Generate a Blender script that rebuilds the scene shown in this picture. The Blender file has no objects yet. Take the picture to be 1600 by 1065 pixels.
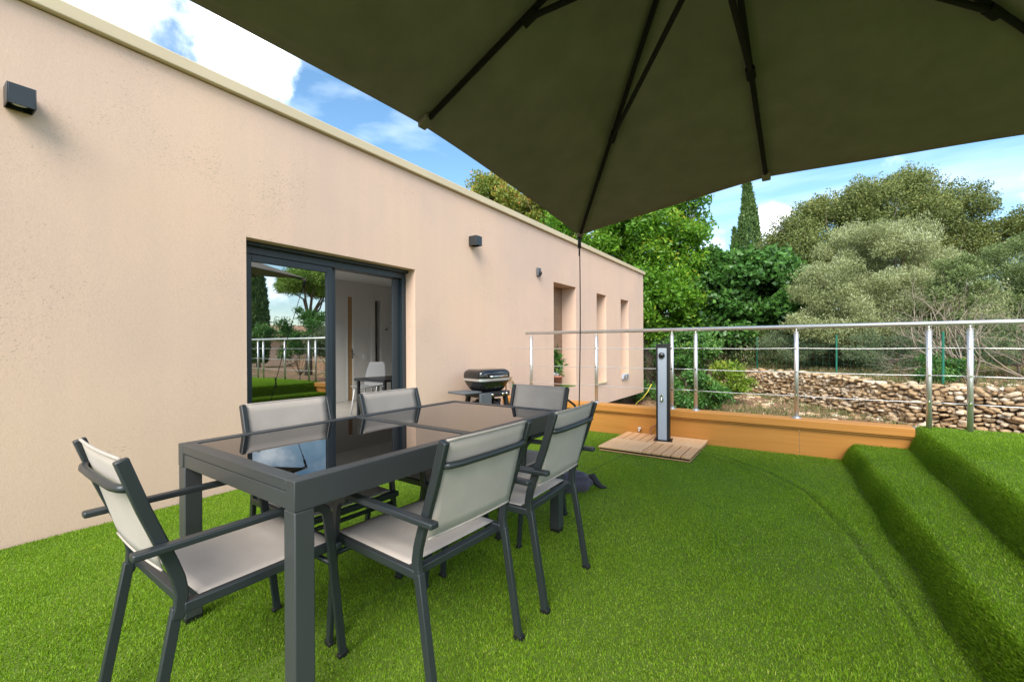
import bpy, bmesh, math, random
import numpy as np
from mathutils import Vector, Matrix
S = bpy.context.scene
C = S.collection
R = math.radians
# ---------------------------------------------------------------- camera
YAW, PITCH, ROLL = R(34.02), R(-0.18), R(-0.24)
F = Vector((-math.sin(YAW)*math.cos(PITCH), math.cos(YAW)*math.cos(PITCH), math.sin(PITCH)))
r0 = Vector((math.cos(YAW), math.sin(YAW), 0)); u0 = r0.cross(F)
CR = r0*math.cos(ROLL)+u0*math.sin(ROLL); CU = -r0*math.sin(ROLL)+u0*math.cos(ROLL)
cd = bpy.data.cameras.new('camera'); cam = bpy.data.objects.new('camera', cd); C.objects.link(cam)
cam.matrix_world = Matrix(((CR.x, CU.x, -F.x, 0), (CR.y, CU.y, -F.y, 0), (CR.z, CU.z, -F.z, 1.155), (0, 0, 0, 1)))
cd.sensor_width = 36; cd.lens = 670/1600*36; cd.shift_y = 9.87/1600; cd.clip_start = .02; cd.clip_end = 1000
S.camera = cam
# ---------------------------------------------------------------- world
SUN_EL, SUN_AZ = R(44), R(160)      # azimuth clockwise from +Y
w = bpy.data.worlds.new('World'); S.world = w; w.use_nodes = True
nt = w.node_tree; N = nt.nodes; L = nt.links; N.clear()
def wn(t, **k):
    n = N.new(t)
    for a, b in k.items(): setattr(n, a, b)
    return n
def wm(op, a, b=None, c=None):
    n = wn('ShaderNodeMath', operation=op)
    for i, v in enumerate((a, b, c)):
        if v is None: continue
        if isinstance(v, (int, float)): n.inputs[i].default_value = v
        else: L.new(v, n.inputs[i])
    return n.outputs[0]
sky = wn('ShaderNodeTexSky', sky_type='NISHITA', sun_disc=False, sun_elevation=SUN_EL, sun_rotation=SUN_AZ)
sky.air_density = 1.0; sky.dust_density = .4; sky.ozone_density = 1.6
hs = wn('ShaderNodeHueSaturation'); hs.inputs['Hue'].default_value = .49; hs.inputs['Saturation'].default_value = 1.12; hs.inputs['Value'].default_value = .95
L.new(sky.outputs[0], hs.inputs['Color'])
tc = wn('ShaderNodeTexCoord'); D = tc.outputs['Generated']
noise = wn('ShaderNodeTexNoise'); noise.inputs['Scale'].default_value = 7.5; noise.inputs['Detail'].default_value = 9; noise.inputs['Roughness'].default_value = .58
L.new(D, noise.inputs['Vector'])
def blob(d, rad, soft, sx=1.0):
    d = Vector(d).normalized()
    s = wn('ShaderNodeVectorMath', operation='DISTANCE'); L.new(D, s.inputs[0]); s.inputs[1].default_value = d
    return wm('MULTIPLY', wm('SUBTRACT', rad, s.outputs['Value']), 1/soft)
BL = [((-.83, .20, .52), .10, .10), ((-.808, .312, .50), .075, .07), ((-.785, .385, .482), .05, .06), ((-.82, .05, .56), .14, .12),
      ((-.175, .96, .185), .05, .08), ((-.05, .97, .215), .035, .05), ((-.02, .975, .235), .022, .04), ((.27, .94, .21), .03, .07), ((.12, .95, .31), .03, .06),
      ((1.0, .3, .32), .25, .3), ((.9, .75, .5), .16, .2), ((1.0, -.6, .7), .3, .3), ((-.3, -.9, .8), .35, .3), ((.5, .2, 1.3), .25, .3), ((-1.3, -.3, .4), .3, .3)]
BL = [(b_[0], b_[1], b_[2]) for b_ in BL]
m = None
for b in BL:
    o = blob(*b)
    m = o if m is None else wm('MAXIMUM', m, o)
m = wm('MAXIMUM', m, -1.2)
cl = wm('ADD', wm('MULTIPLY', wm('SUBTRACT', noise.outputs[0], .5), 3.6), m)
cl2 = wn('ShaderNodeMapRange'); cl2.interpolation_type = 'SMOOTHSTEP'; L.new(cl, cl2.inputs[0]); cl2.inputs[1].default_value = -.1; cl2.inputs[2].default_value = 1.0
# thin cirrus streaks
mp = wn('ShaderNodeMapping'); mp.inputs['Scale'].default_value = (1.2, 4.0, 9.0); mp.inputs['Rotation'].default_value = (.2, .5, .9); L.new(D, mp.inputs[0])
n2 = wn('ShaderNodeTexNoise'); n2.inputs['Scale'].default_value = 1.6; n2.inputs['Detail'].default_value = 7; L.new(mp.outputs[0], n2.inputs['Vector'])
ci = wn('ShaderNodeMapRange'); L.new(n2.outputs[0], ci.inputs[0]); ci.inputs[1].default_value = .48; ci.inputs[2].default_value = .78; ci.inputs[4].default_value = .24
mask = wm('MINIMUM', wm('ADD', cl2.outputs[0], ci.outputs[0]), 1.0)
n3 = wn('ShaderNodeTexNoise'); n3.inputs['Scale'].default_value = 9; n3.inputs['Detail'].default_value = 5; L.new(D, n3.inputs['Vector'])
cc = wn('ShaderNodeMix', data_type='RGBA'); L.new(n3.outputs[0], cc.inputs[0]); cc.inputs[6].default_value = (8.0, 8.6, 9.6, 1); cc.inputs[7].default_value = (13, 13, 13, 1)
mx = wn('ShaderNodeMix', data_type='RGBA'); L.new(mask, mx.inputs[0]); L.new(hs.outputs[0], mx.inputs[6]); L.new(cc.outputs[2], mx.inputs[7])
bg = wn('ShaderNodeBackground'); bg.inputs[1].default_value = .14; L.new(mx.outputs[2], bg.inputs[0])
wo = wn('ShaderNodeOutputWorld'); L.new(bg.outputs[0], wo.inputs[0])
# ---------------------------------------------------------------- sun, behind thin cloud
sd = bpy.data.lights.new('sun', 'SUN'); sd.energy = 3.0; sd.angle = R(42); sd.color = (1, .95, .86)
sun = bpy.data.objects.new('sun', sd); C.objects.link(sun)
sdir = Vector((math.sin(SUN_AZ)*math.cos(SUN_EL), math.cos(SUN_AZ)*math.cos(SUN_EL), math.sin(SUN_EL)))
sun.rotation_euler = sdir.to_track_quat('Z', 'Y').to_euler()
S.view_settings.view_transform = 'Standard'; S.view_settings.look = 'None'; S.view_settings.gamma = 1
S.view_settings.exposure = 1.05
# ---------------------------------------------------------------- materials
def mat(name, col, rough=.6, metal=0., spec=.5, bump=0., bscale=80, var=0., vscale=3., col2=None, coat=0.):
    m = bpy.data.materials.new(name); m.use_nodes = True; t = m.node_tree; p = t.nodes['Principled BSDF']
    p.inputs['Base Color'].default_value = (*col, 1); p.inputs['Roughness'].default_value = rough
    p.inputs['Metallic'].default_value = metal; p.inputs['Specular IOR Level'].default_value = spec
    p.inputs['Coat Weight'].default_value = coat
    tc = t.nodes.new('ShaderNodeTexCoord')
    if var or col2:
        n = t.nodes.new('ShaderNodeTexNoise'); n.inputs['Scale'].default_value = vscale; n.inputs['Detail'].default_value = 6
        t.links.new(tc.outputs['Object'], n.inputs['Vector'])
        r = t.nodes.new('ShaderNodeValToRGB'); t.links.new(n.outputs[0], r.inputs[0])
        c2 = col2 or tuple(c*(1+var) for c in col); c1 = col if col2 else tuple(c*(1-var) for c in col)
        r.color_ramp.elements[0].color = (*c1, 1); r.color_ramp.elements[1].color = (*c2, 1)
        r.color_ramp.elements[0].position = .3; r.color_ramp.elements[1].position = .7
        t.links.new(r.outputs[0], p.inputs['Base Color'])
    if bump:
        n = t.nodes.new('ShaderNodeTexNoise'); n.inputs['Scale'].default_value = bscale; n.inputs['Detail'].default_value = 4
        t.links.new(tc.outputs['Object'], n.inputs['Vector'])
        b = t.nodes.new('ShaderNodeBump'); b.inputs['Strength'].default_value = bump; b.inputs['Distance'].default_value = .01
        t.links.new(n.outputs[0], b.inputs['Height']); t.links.new(b.outputs[0], p.inputs['Normal'])
    return m
def nd(t, typ, **k):
    n = t.nodes.new(typ)
    for a, b in k.items(): setattr(n, a, b)
    return n
def ramp(t, src, stops):
    r = t.nodes.new('ShaderNodeValToRGB'); t.links.new(src, r.inputs[0]); e = r.color_ramp.elements
    while len(e) < len(stops): e.new(.5)
    for i, (p, c) in enumerate(stops): e[i].position = p; e[i].color = (*c, 1) if len(c) == 3 else c
    return r.outputs[0]
def leafmat(name, stops, trans=.3, rough=.5, spec=.4):
    m = bpy.data.materials.new(name); m.use_nodes = True; t = m.node_tree; p = t.nodes['Principled BSDF']; out = t.nodes['Material Output']
    a = nd(t, 'ShaderNodeAttribute', attribute_name='rnd')
    c = ramp(t, a.outputs['Fac'], stops)
    t.links.new(c, p.inputs['Base Color']); p.inputs['Roughness'].default_value = rough; p.inputs['Specular IOR Level'].default_value = spec
    tr = nd(t, 'ShaderNodeBsdfTranslucent'); t.links.new(c, tr.inputs[0])
    ms = nd(t, 'ShaderNodeMixShader'); ms.inputs[0].default_value = trans
    t.links.new(p.outputs[0], ms.inputs[1]); t.links.new(tr.outputs[0], ms.inputs[2]); t.links.new(ms.outputs[0], out.inputs[0])
    return m
def stucco():
    m = mat('stucco', (.6, .47, .37), .9, spec=.2); t = m.node_tree; p = t.nodes['Principled BSDF']
    tc = nd(t, 'ShaderNodeTexCoord')
    n = nd(t, 'ShaderNodeTexNoise'); n.inputs['Scale'].default_value = .55; n.inputs['Detail'].default_value = 5; t.links.new(tc.outputs['Object'], n.inputs['Vector'])
    c = ramp(t, n.outputs[0], [(.3, (.64, .46, .36)), (.5, (.72, .505, .38)), (.7, (.755, .525, .37))])
    # scraped-render flecks: short dragged marks gathered in patches
    w1 = nd(t, 'ShaderNodeTexNoise'); w1.inputs['Scale'].default_value = 2.2; w1.inputs['Detail'].default_value = 2; t.links.new(tc.outputs['Object'], w1.inputs['Vector'])
    wv = nd(t, 'ShaderNodeVectorMath', operation='SCALE'); wv.inputs['Scale'].default_value = .35; t.links.new(w1.outputs['Color'], wv.inputs[0])
    wa = nd(t, 'ShaderNodeVectorMath', operation='ADD'); t.links.new(tc.outputs['Object'], wa.inputs[0]); t.links.new(wv.outputs[0], wa.inputs[1])
    mp = nd(t, 'ShaderNodeMapping'); mp.inputs['Scale'].default_value = (1, 75, 190); mp.inputs['Rotation'].default_value = (.35, 0, 0); t.links.new(wa.outputs[0], mp.inputs[0])
    fl = nd(t, 'ShaderNodeTexNoise'); fl.inputs['Scale'].default_value = 1.; fl.inputs['Detail'].default_value = 3; t.links.new(mp.outputs[0], fl.inputs['Vector'])
    pt = nd(t, 'ShaderNodeTexNoise'); pt.inputs['Scale'].default_value = 1.4; pt.inputs['Detail'].default_value = 3; t.links.new(tc.outputs['Object'], pt.inputs['Vector'])
    thr = nd(t, 'ShaderNodeMapRange'); t.links.new(pt.outputs[0], thr.inputs[0]); thr.inputs[1].default_value = .42; thr.inputs[2].default_value = .68; thr.inputs[3].default_value = .72; thr.inputs[4].default_value = .585
    sb = nd(t, 'ShaderNodeMath', operation='SUBTRACT'); t.links.new(fl.outputs[0], sb.inputs[0]); t.links.new(thr.outputs[0], sb.inputs[1])
    ml = nd(t, 'ShaderNodeMath', operation='MULTIPLY', use_clamp=True); t.links.new(sb.outputs[0], ml.inputs[0]); ml.inputs[1].default_value = 14
    mx = nd(t, 'ShaderNodeMix', data_type='RGBA'); t.links.new(ml.outputs[0], mx.inputs[0]); t.links.new(c, mx.inputs[6]); mx.inputs[7].default_value = (.46, .33, .25, 1)
    # faint vertical run marks
    m3 = nd(t, 'ShaderNodeMapping'); m3.inputs['Scale'].default_value = (1, 7, .5); t.links.new(tc.outputs['Object'], m3.inputs[0])
    n4 = nd(t, 'ShaderNodeTexNoise'); n4.inputs['Scale'].default_value = 1; n4.inputs['Detail'].default_value = 6; t.links.new(m3.outputs[0], n4.inputs['Vector'])
    c4 = ramp(t, n4.outputs[0], [(.3, (.975, .98, .985)), (.7, (1.02, 1.015, 1.01))])
    mu = nd(t, 'ShaderNodeMix', data_type='RGBA', blend_type='MULTIPLY'); mu.inputs[0].default_value = 1; t.links.new(mx.outputs[2], mu.inputs[6]); t.links.new(c4, mu.inputs[7])
    gr_ = nd(t, 'ShaderNodeTexNoise'); gr_.inputs['Scale'].default_value = 85; gr_.inputs['Detail'].default_value = 8; gr_.inputs['Roughness'].default_value = .75; t.links.new(tc.outputs['Object'], gr_.inputs['Vector'])
    cg = ramp(t, gr_.outputs[0], [(.32, (.93, .92, .91)), (.5, (1, 1, 1)), (.68, (1.05, 1.05, 1.05))])
    mg = nd(t, 'ShaderNodeMix', data_type='RGBA', blend_type='MULTIPLY'); mg.inputs[0].default_value = .8; t.links.new(mu.outputs[2], mg.inputs[6]); t.links.new(cg, mg.inputs[7])
    t.links.new(mg.outputs[2], p.inputs['Base Color'])
    g = nd(t, 'ShaderNodeTexNoise'); g.inputs['Scale'].default_value = 75; g.inputs['Detail'].default_value = 7; g.inputs['Roughness'].default_value = .7; t.links.new(tc.outputs['Object'], g.inputs['Vector'])
    mh = nd(t, 'ShaderNodeMath', operation='MULTIPLY'); mh.inputs[1].default_value = .35; t.links.new(ml.outputs[0], mh.inputs[0]); ad = nd(t, 'ShaderNodeMath', operation='SUBTRACT'); t.links.new(g.outputs[0], ad.inputs[0]); t.links.new(mh.outputs[0], ad.inputs[1])
    b = nd(t, 'ShaderNodeBump'); b.inputs['Strength'].default_value = .28; b.inputs['Distance'].default_value = .006
    t.links.new(ad.outputs[0], b.inputs['Height']); t.links.new(b.outputs[0], p.inputs['Normal'])
    return m
def fabric(name, col, trans, scale=900, sheen=.2):
    m = mat(name, col, .85, spec=.2); t = m.node_tree; p = t.nodes['Principled BSDF']; out = t.nodes['Material Output']
    tc = nd(t, 'ShaderNodeTexCoord')
    w1 = nd(t, 'ShaderNodeTexNoise'); w1.inputs['Scale'].default_value = scale; w1.inputs['Detail'].default_value = 2; t.links.new(tc.outputs['Object'], w1.inputs['Vector'])
    n = nd(t, 'ShaderNodeTexNoise'); n.inputs['Scale'].default_value = 6; n.inputs['Detail'].default_value = 5; t.links.new(tc.outputs['Object'], n.inputs['Vector'])
    a = nd(t, 'ShaderNodeMath', operation='ADD'); t.links.new(w1.outputs[0], a.inputs[0]); t.links.new(n.outputs[0], a.inputs[1])
    hf = nd(t, 'ShaderNodeMath', operation='MULTIPLY'); t.links.new(a.outputs[0], hf.inputs[0]); hf.inputs[1].default_value = .5
    c = ramp(t, hf.outputs[0], [(.35, tuple(v*.86 for v in col)), (.65, tuple(v*1.12 for v in col))])
    t.links.new(c, p.inputs['Base Color']); p.inputs['Sheen Weight'].default_value = sheen
    b = nd(t, 'ShaderNodeBump'); b.inputs['Strength'].default_value = .15; b.inputs['Distance'].default_value = .002
    t.links.new(w1.outputs[0], b.inputs['Height']); t.links.new(b.outputs[0], p.inputs['Normal'])
    if trans:
        tr = nd(t, 'ShaderNodeBsdfTranslucent'); t.links.new(c, tr.inputs[0])
        ms = nd(t, 'ShaderNodeMixShader'); ms.inputs[0].default_value = trans
        t.links.new(p.outputs[0], ms.inputs[1]); t.links.new(tr.outputs[0], ms.inputs[2]); t.links.new(ms.outputs[0], out.inputs[0])
    return m
def pane_mat(name, tint, refl):
    m = bpy.data.materials.new(name); m.use_nodes = True; t = m.node_tree; t.nodes.clear()
    g = nd(t, 'ShaderNodeBsdfGlossy'); g.inputs['Roughness'].default_value = .004; g.inputs[0].default_value = (.95, .97, .96, 1)
    tr = nd(t, 'ShaderNodeBsdfTransparent'); tr.inputs[0].default_value = (*tint, 1)
    lw = nd(t, 'ShaderNodeLayerWeight'); lw.inputs[0].default_value = .35
    mr = nd(t, 'ShaderNodeMapRange'); t.links.new(lw.outputs['Fresnel'], mr.inputs[0]); mr.inputs[3].default_value = refl; mr.inputs[4].default_value = .95
    ms = nd(t, 'ShaderNodeMixShader'); t.links.new(mr.outputs[0], ms.inputs[0]); t.links.new(tr.outputs[0], ms.inputs[1]); t.links.new(g.outputs[0], ms.inputs[2])
    o = nd(t, 'ShaderNodeOutputMaterial'); t.links.new(ms.outputs[0], o.inputs[0]); return m
def wood(name, c1, c2, sc=(2, 2, 40), rough=.55):
    m = mat(name, c1, rough, spec=.35); t = m.node_tree; p = t.nodes['Principled BSDF']
    tc = nd(t, 'ShaderNodeTexCoord'); mp = nd(t, 'ShaderNodeMapping'); mp.inputs['Scale'].default_value = sc; t.links.new(tc.outputs['Object'], mp.inputs[0])
    n = nd(t, 'ShaderNodeTexNoise'); n.inputs['Scale'].default_value = 1.5; n.inputs['Detail'].default_value = 7; n.inputs['Distortion'].default_value = .4; t.links.new(mp.outputs[0], n.inputs['Vector'])
    t.links.new(ramp(t, n.outputs[0], [(.35, c1), (.65, c2)]), p.inputs['Base Color'])
    b = nd(t, 'ShaderNodeBump'); b.inputs['Strength'].default_value = .12; b.inputs['Distance'].default_value = .003
    t.links.new(n.outputs[0], b.inputs['Height']); t.links.new(b.outputs[0], p.inputs['Normal']); return m
M = dict(
 stucco=stucco(),
 coping=mat('coping_paint', (.62, .50, .32), .45, spec=.4, var=.06, vscale=1.5),
 alu=mat('anthracite_powder_coat', (.025, .030, .032), .38, spec=.5, bump=.05, bscale=900),
 tablealu=mat('grey_powder_coat', (.046, .050, .051), .42, spec=.5, bump=.05, bscale=900),
 frame=mat('door_frame_paint', (.02, .031, .040), .4, spec=.5),
 ribpaint=mat('matt_black_paint', (.012, .011, .010), .75, spec=.15),
 black=mat('black_plastic', (.012, .012, .013), .4),
 enamel=mat('black_enamel', (.01, .01, .011), .12, coat=.5),
 grey=mat('grey_plastic', (.09, .1, .11), .45),
 steel=mat('brushed_steel', (.66, .65, .63), .42, metal=.85, bump=.05, bscale=300),
 chrome=mat('chrome', (.75, .75, .76), .1, metal=1),
 silver=mat('silver_panel', (.42, .46, .53), .45, metal=0),
 glassblack=mat('smoked_glass', (.006, .005, .005), .012, spec=.5),
 pane=pane_mat('coated_pane', (.38, .42, .40), .50),
 paneclear=pane_mat('clear_pane', (.7, .75, .75), .12),
 sling=fabric('sling_fabric', (.50, .435, .38), .14),
 canopy=fabric('canopy_fabric', (.24, .212, .178), .13, 500, .0),
 parapet=wood('parapet_stain', (.53, .225, .045), (.58, .255, .056), (1.2, 10, 25), .5),
 deck=wood('deck_wood', (.80, .47, .23), (.86, .55, .30), (30, 2.5, 2), .7),
 deck2=wood('deck_slats', (.72, .39, .17), (.80, .47, .24), (30, 2.5, 2), .7),
 terracotta=mat('terracotta', (.48, .19, .12), .8, var=.15, vscale=14),
 soil=mat('soil', (.06, .04, .025), .95, bump=.5, bscale=60),
 plaster=mat('white_plaster', (.62, .62, .59), .8),
 roomfloor=mat('room_floor', (.38, .35, .31), .4, var=.1),
 oakwood=wood('oak_door', (.33, .2, .09), (.42, .27, .13)),
 browndoor=wood('brown_door', (.22, .14, .09), (.27, .17, .11)),
 darkbag=fabric('bag_fabric', (.07, .062, .085), 0, 500),
 rope=mat('rope', (.02, .02, .022), .8),
 whiteplastic=mat('white_plastic', (.7, .7, .69), .35),
 bulb=pane_mat('lamp_glass', (.85, .85, .85), .25),
 roomdimmed=mat('white_plastic_dimmed', (.26, .26, .26), .6),  # white chair plastic with the room's dimness put into its colour
 brass=mat('brass', (.45, .3, .12), .35, metal=1),
 greenplastic=mat('green_plastic', (.02, .22, .06), .4),
 yellowhose=mat('yellow_hose', (.6, .5, .04), .5),
 copperpipe=mat('copper_hose', (.33, .13, .05), .4),
 fence=mat('green_post_paint', (.01, .14, .085), .5),
 bark=mat('bark', (.13, .1, .075), .95, bump=.8, bscale=25, var=.3, vscale=12),
 palebark=mat('pale_bark', (.31, .25, .19), .9, var=.25, vscale=10),
 tile=mat('roof_tiles', (.42, .24, .15), .85, var=.3, vscale=8),
 concrete=mat('grey_concrete', (.3, .28, .26), .9, var=.15),
)
M['glassblack'].node_tree.nodes['Principled BSDF'].inputs['IOR'].default_value = 2.1
# ---------------------------------------------------------------- mesh helpers
def finish(name, bm, m, parent=None, smooth=False, bevel=0., seg=2, angle=40):
    me = bpy.data.meshes.new(name); bm.normal_update(); bm.to_mesh(me); bm.free()
    if m is not None: me.materials.append(m)
    o = bpy.data.objects.new(name, me); C.objects.link(o)
    if parent is not None: o.parent = parent
    if smooth:
        me.polygons.foreach_set('use_smooth', [True]*len(me.polygons))
    if bevel:
        b = o.modifiers.new('bevel', 'BEVEL'); b.width = bevel; b.segments = seg; b.limit_method = 'ANGLE'; b.angle_limit = R(angle)
        if not smooth:
            me.polygons.foreach_set('use_smooth', [True]*len(me.polygons))
        me.set_sharp_from_angle(angle=R(angle)) if hasattr(me, 'set_sharp_from_angle') else None
    return o
def BM(): return bmesh.new()
def box(bm, x0, x1, y0, y1, z0, z1, T=None):
    v = [bm.verts.new((x, y, z)) for x in (x0, x1) for y in (y0, y1) for z in (z0, z1)]
    if T is not None:
        for q in v: q.co = T @ q.co
    for f in ((0, 1, 3, 2), (4, 6, 7, 5), (0, 4, 5, 1), (2, 3, 7, 6), (0, 2, 6, 4), (1, 5, 7, 3)): bm.faces.new([v[i] for i in f])
def tube(bm, pts, rad, seg=10, cap=True, flat=None):
    """round tube along points; rad number or list; flat=(a,b) gives an elliptical/rect profile"""
    pts = [Vector(p) for p in pts]; n = len(pts)
    if not hasattr(rad, '__len__'): rad = [rad]*n
    rings = []; up = None
    for i, p in enumerate(pts):
        t = (pts[min(i+1, n-1)]-pts[max(i-1, 0)]).normalized()
        if up is None:
            up = Vector((0, 0, 1)) if abs(t.z) < .9 else Vector((1, 0, 0))
        a = t.cross(up)
        if a.length < 1e-5: a = t.cross(Vector((0, 1, 0)))
        a.normalize(); b = a.cross(t).normalized(); up = b
        rings.append([bm.verts.new(p+(a*math.cos(2*math.pi*k/seg)+b*math.sin(2*math.pi*k/seg))*rad[i]) for k in range(seg)])
    for i in range(n-1):
        for k in range(seg):
            bm.faces.new((rings[i][k], rings[i][(k+1) % seg], rings[i+1][(k+1) % seg], rings[i+1][k]))
    if cap:
        bm.faces.new(rings[0][::-1]); bm.faces.new(rings[-1])
def flatbar(bm, yz, width, x0, x1):
    """bar of rectangular section following a path in the YZ plane, thickness x0..x1"""
    P = [Vector((y, z)) for y, z in yz]; n = len(P); ws = width if hasattr(width, '__len__') else [width]*n
    rings = []
    for i, p in enumerate(P):
        d0 = (P[i]-P[i-1]).normalized() if i else (P[1]-P[0]).normalized()
        d1 = (P[i+1]-P[i]).normalized() if i < n-1 else d0
        t = (d0+d1).normalized(); nn = Vector((-t.y, t.x)); s = ws[i]/2/max(.5, nn.dot(Vector((-d0.y, d0.x))))
        a = p+nn*s; b = p-nn*s
        rings.append([bm.verts.new((x0, a.x, a.y)), bm.verts.new((x1, a.x, a.y)), bm.verts.new((x1, b.x, b.y)), bm.verts.new((x0, b.x, b.y))])
    for i in range(n-1):
        for k in range(4): bm.faces.new((rings[i][k], rings[i][(k+1) % 4], rings[i+1][(k+1) % 4], rings[i+1][k]))
    bm.faces.new(rings[0][::-1]); bm.faces.new(rings[-1])
    bmesh.ops.recalc_face_normals(bm, faces=bm.faces)
def lathe(bm, prof, cx=0, cy=0, cz=0, seg=24, sx=1, sy=1):
    rings = [[bm.verts.new((cx+r*sx*math.cos(2*math.pi*k/seg), cy+r*sy*math.sin(2*math.pi*k/seg), cz+z)) for k in range(seg)] for r, z in prof]
    for i in range(len(prof)-1):
        for k in range(seg): bm.faces.new((rings[i][k], rings[i][(k+1) % seg], rings[i+1][(k+1) % seg], rings[i+1][k]))
    bm.faces.new(rings[0][::-1]); bm.faces.new(rings[-1])
def grid(bm, f, nu, nv):
    V = [[bm.verts.new(f(i/nu, j/nv)) for j in range(nv+1)] for i in range(nu+1)]
    for i in range(nu):
        for j in range(nv): bm.faces.new((V[i][j], V[i+1][j], V[i+1][j+1], V[i][j+1]))
def bez(p0, p1, p2, n=6):
    p0, p1, p2 = map(Vector, (p0, p1, p2)); return [(1-t)**2*p0+2*t*(1-t)*p1+t*t*p2 for t in [i/n for i in range(n+1)]]
def thing(name, label, cat, loc=(0, 0, 0), rz=0, group=None):
    o = bpy.data.objects.new(name, None); C.objects.link(o); o.location = loc; o.rotation_euler = (0, 0, rz); o.empty_display_size = .1
    o['label'] = label; o['category'] = cat
    if group: o['group'] = group
    return o
def tag(o, label, cat, group=None):
    o['label'] = label; o['category'] = cat
    if group: o['group'] = group
    return o
def struct(o): o['kind'] = 'structure'; return o
def stuff(o, label, cat): o['kind'] = 'stuff'; o['label'] = label; o['category'] = cat; return o
def dup(root, loc, rz, label, group=None):
    r = root.copy(); C.objects.link(r); r.location = loc; r.rotation_euler = (0, 0, rz); r['label'] = label
    if group: r['group'] = group
    for ch in list(root.children):
        c = ch.copy(); C.objects.link(c); c.parent = r
        for g in list(ch.children):
            d = g.copy(); C.objects.link(d); d.parent = c
    return r
def npmesh(name, V, Fc, m, rnd=None, parent=None, smooth=False):
    """V (n,3) verts, Fc (k,s) faces of constant size s"""
    me = bpy.data.meshes.new(name); k, s = Fc.shape
    me.vertices.add(len(V)); me.vertices.foreach_set('co', V.astype(np.float32).ravel())
    me.loops.add(k*s); me.loops.foreach_set('vertex_index', Fc.astype(np.int32).ravel())
    me.polygons.add(k); me.polygons.foreach_set('loop_start', np.arange(0, k*s, s, dtype=np.int32))
    if rnd is not None:
        a = me.attributes.new('rnd', 'FLOAT', 'FACE'); a.data.foreach_set('value', rnd.astype(np.float32))
    me.update(calc_edges=True); me.validate()
    if smooth: me.polygons.foreach_set('use_smooth', [True]*k)
    me.materials.append(m)
    o = bpy.data.objects.new(name, me); C.objects.link(o)
    if parent is not None: o.parent = parent
    return o
rng = np.random.default_rng(7)
# ================================================================ GROUND
WP = np.array([(-30, 40), (-9, 22.5), (-3.17, 18.2), (-.9, 16.1), (.65, 13.9), (2.07, 12.2), (3.4, 11.6), (6, 11.2), (10, 12.5), (16, 16), (40, 26)], float)
def wall_sd(x, y):
    """signed distance to the dry stone wall line, positive behind it"""
    best = np.full(np.shape(x), 1e9); sg = np.ones(np.shape(x))
    for a, b in zip(WP[:-1], WP[1:]):
        d = b-a; t = np.clip(((x-a[0])*d[0]+(y-a[1])*d[1])/(d@d), 0, 1)
        px = a[0]+t*d[0]; py = a[1]+t*d[1]; dist = np.hypot(x-px, y-py)
        s = np.sign(-(d[1]*(x-px)-d[0]*(y-py))); cl = dist < best-1e-9
        best = np.where(cl, dist, best); sg = np.where(cl, s, sg)
    return best*sg
def hn(x, y, s=1.0):
    return (np.sin(x*1.3*s+.7)*np.cos(y*1.1*s)+.5*np.sin(x*2.9*s+y*2.3*s)+.3*np.cos(x*5.3*s-y*4.7*s))/1.8
def gz(x, y):
    x = np.asarray(x, float); y = np.asarray(y, float); d = wall_sd(x, y)
    low = -.55+.06*hn(x, y)-.03*np.clip(x, 0, 6)+.012*np.clip(y-11, 0, 8)
    high = .27+.05*hn(x, y, 1.3)+.018*np.clip(d, 0, 200)
    t = np.clip((d+.12)/.3, 0, 1)
    z = low*(1-t)+high*t
    inside = (x < -3.0) & (y < 13) & (x > -9)
    return np.where(inside, np.minimum(z, -.9), z)
xs = np.unique(np.concatenate([-np.geomspace(16, 600, 22), np.arange(-15, 15, .22), np.geomspace(15.2, 600, 26)]))
ys = np.unique(np.concatenate([-np.geomspace(9, 600, 18), np.arange(-8, 24, .22), np.geomspace(24.2, 700, 26)]))
GX, GY = np.meshgrid(xs, ys, indexing='ij'); GZ = gz(GX, GY)
terr = (GX > -4.2) & (GX < 9) & (GY > -7) & (GY < 5.3); GZ = np.where(terr, np.minimum(GZ, -.6), GZ)
idx = np.arange(GX.size).reshape(GX.shape)
Fg = np.stack([idx[:-1, :-1], idx[1:, :-1], idx[1:, 1:], idx[:-1, 1:]], -1).reshape(-1, 4)
gm = mat('dry_ground', (.2, .13, .09), .95, spec=.1); t = gm.node_tree
def _g():
    p = t.nodes['Principled BSDF']; tc = nd(t, 'ShaderNodeTexCoord')
    n = nd(t, 'ShaderNodeTexNoise'); n.inputs['Scale'].default_value = .9; n.inputs['Detail'].default_value = 8; n.inputs['Roughness'].default_value = .65; t.links.new(tc.outputs['Object'], n.inputs['Vector'])
    f = nd(t, 'ShaderNodeTexNoise'); f.inputs['Scale'].default_value = 14; f.inputs['Detail'].default_value = 6; f.inputs['Roughness'].default_value = .7; t.links.new(tc.outputs['Object'], f.inputs['Vector'])
    c = ramp(t, n.outputs[0], [(.35, (.10, .11, .04)), (.46, (.22, .15, .085)), (.6, (.30, .175, .11))])
    c2 = ramp(t, f.outputs[0], [(.3, (.55, .5, .45)), (.5, (1, 1, 1)), (.68, (1.5, 1.45, 1.4))])
    mu = nd(t, 'ShaderNodeMix', data_type='RGBA', blend_type='MULTIPLY'); mu.inputs[0].default_value = 1; t.links.new(c, mu.inputs[6]); t.links.new(c2, mu.inputs[7])
    t.links.new(mu.outputs[2], p.inputs['Base Color'])
    b = nd(t, 'ShaderNodeBump'); b.inputs['Strength'].default_value = .9; b.inputs['Distance'].default_value = .05; t.links.new(f.outputs[0], b.inputs['Height']); t.links.new(b.outputs[0], p.inputs['Normal'])
_g()
struct(npmesh('ground', np.stack([GX, GY, GZ], -1).reshape(-1, 3), Fg, gm, smooth=True))
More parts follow.
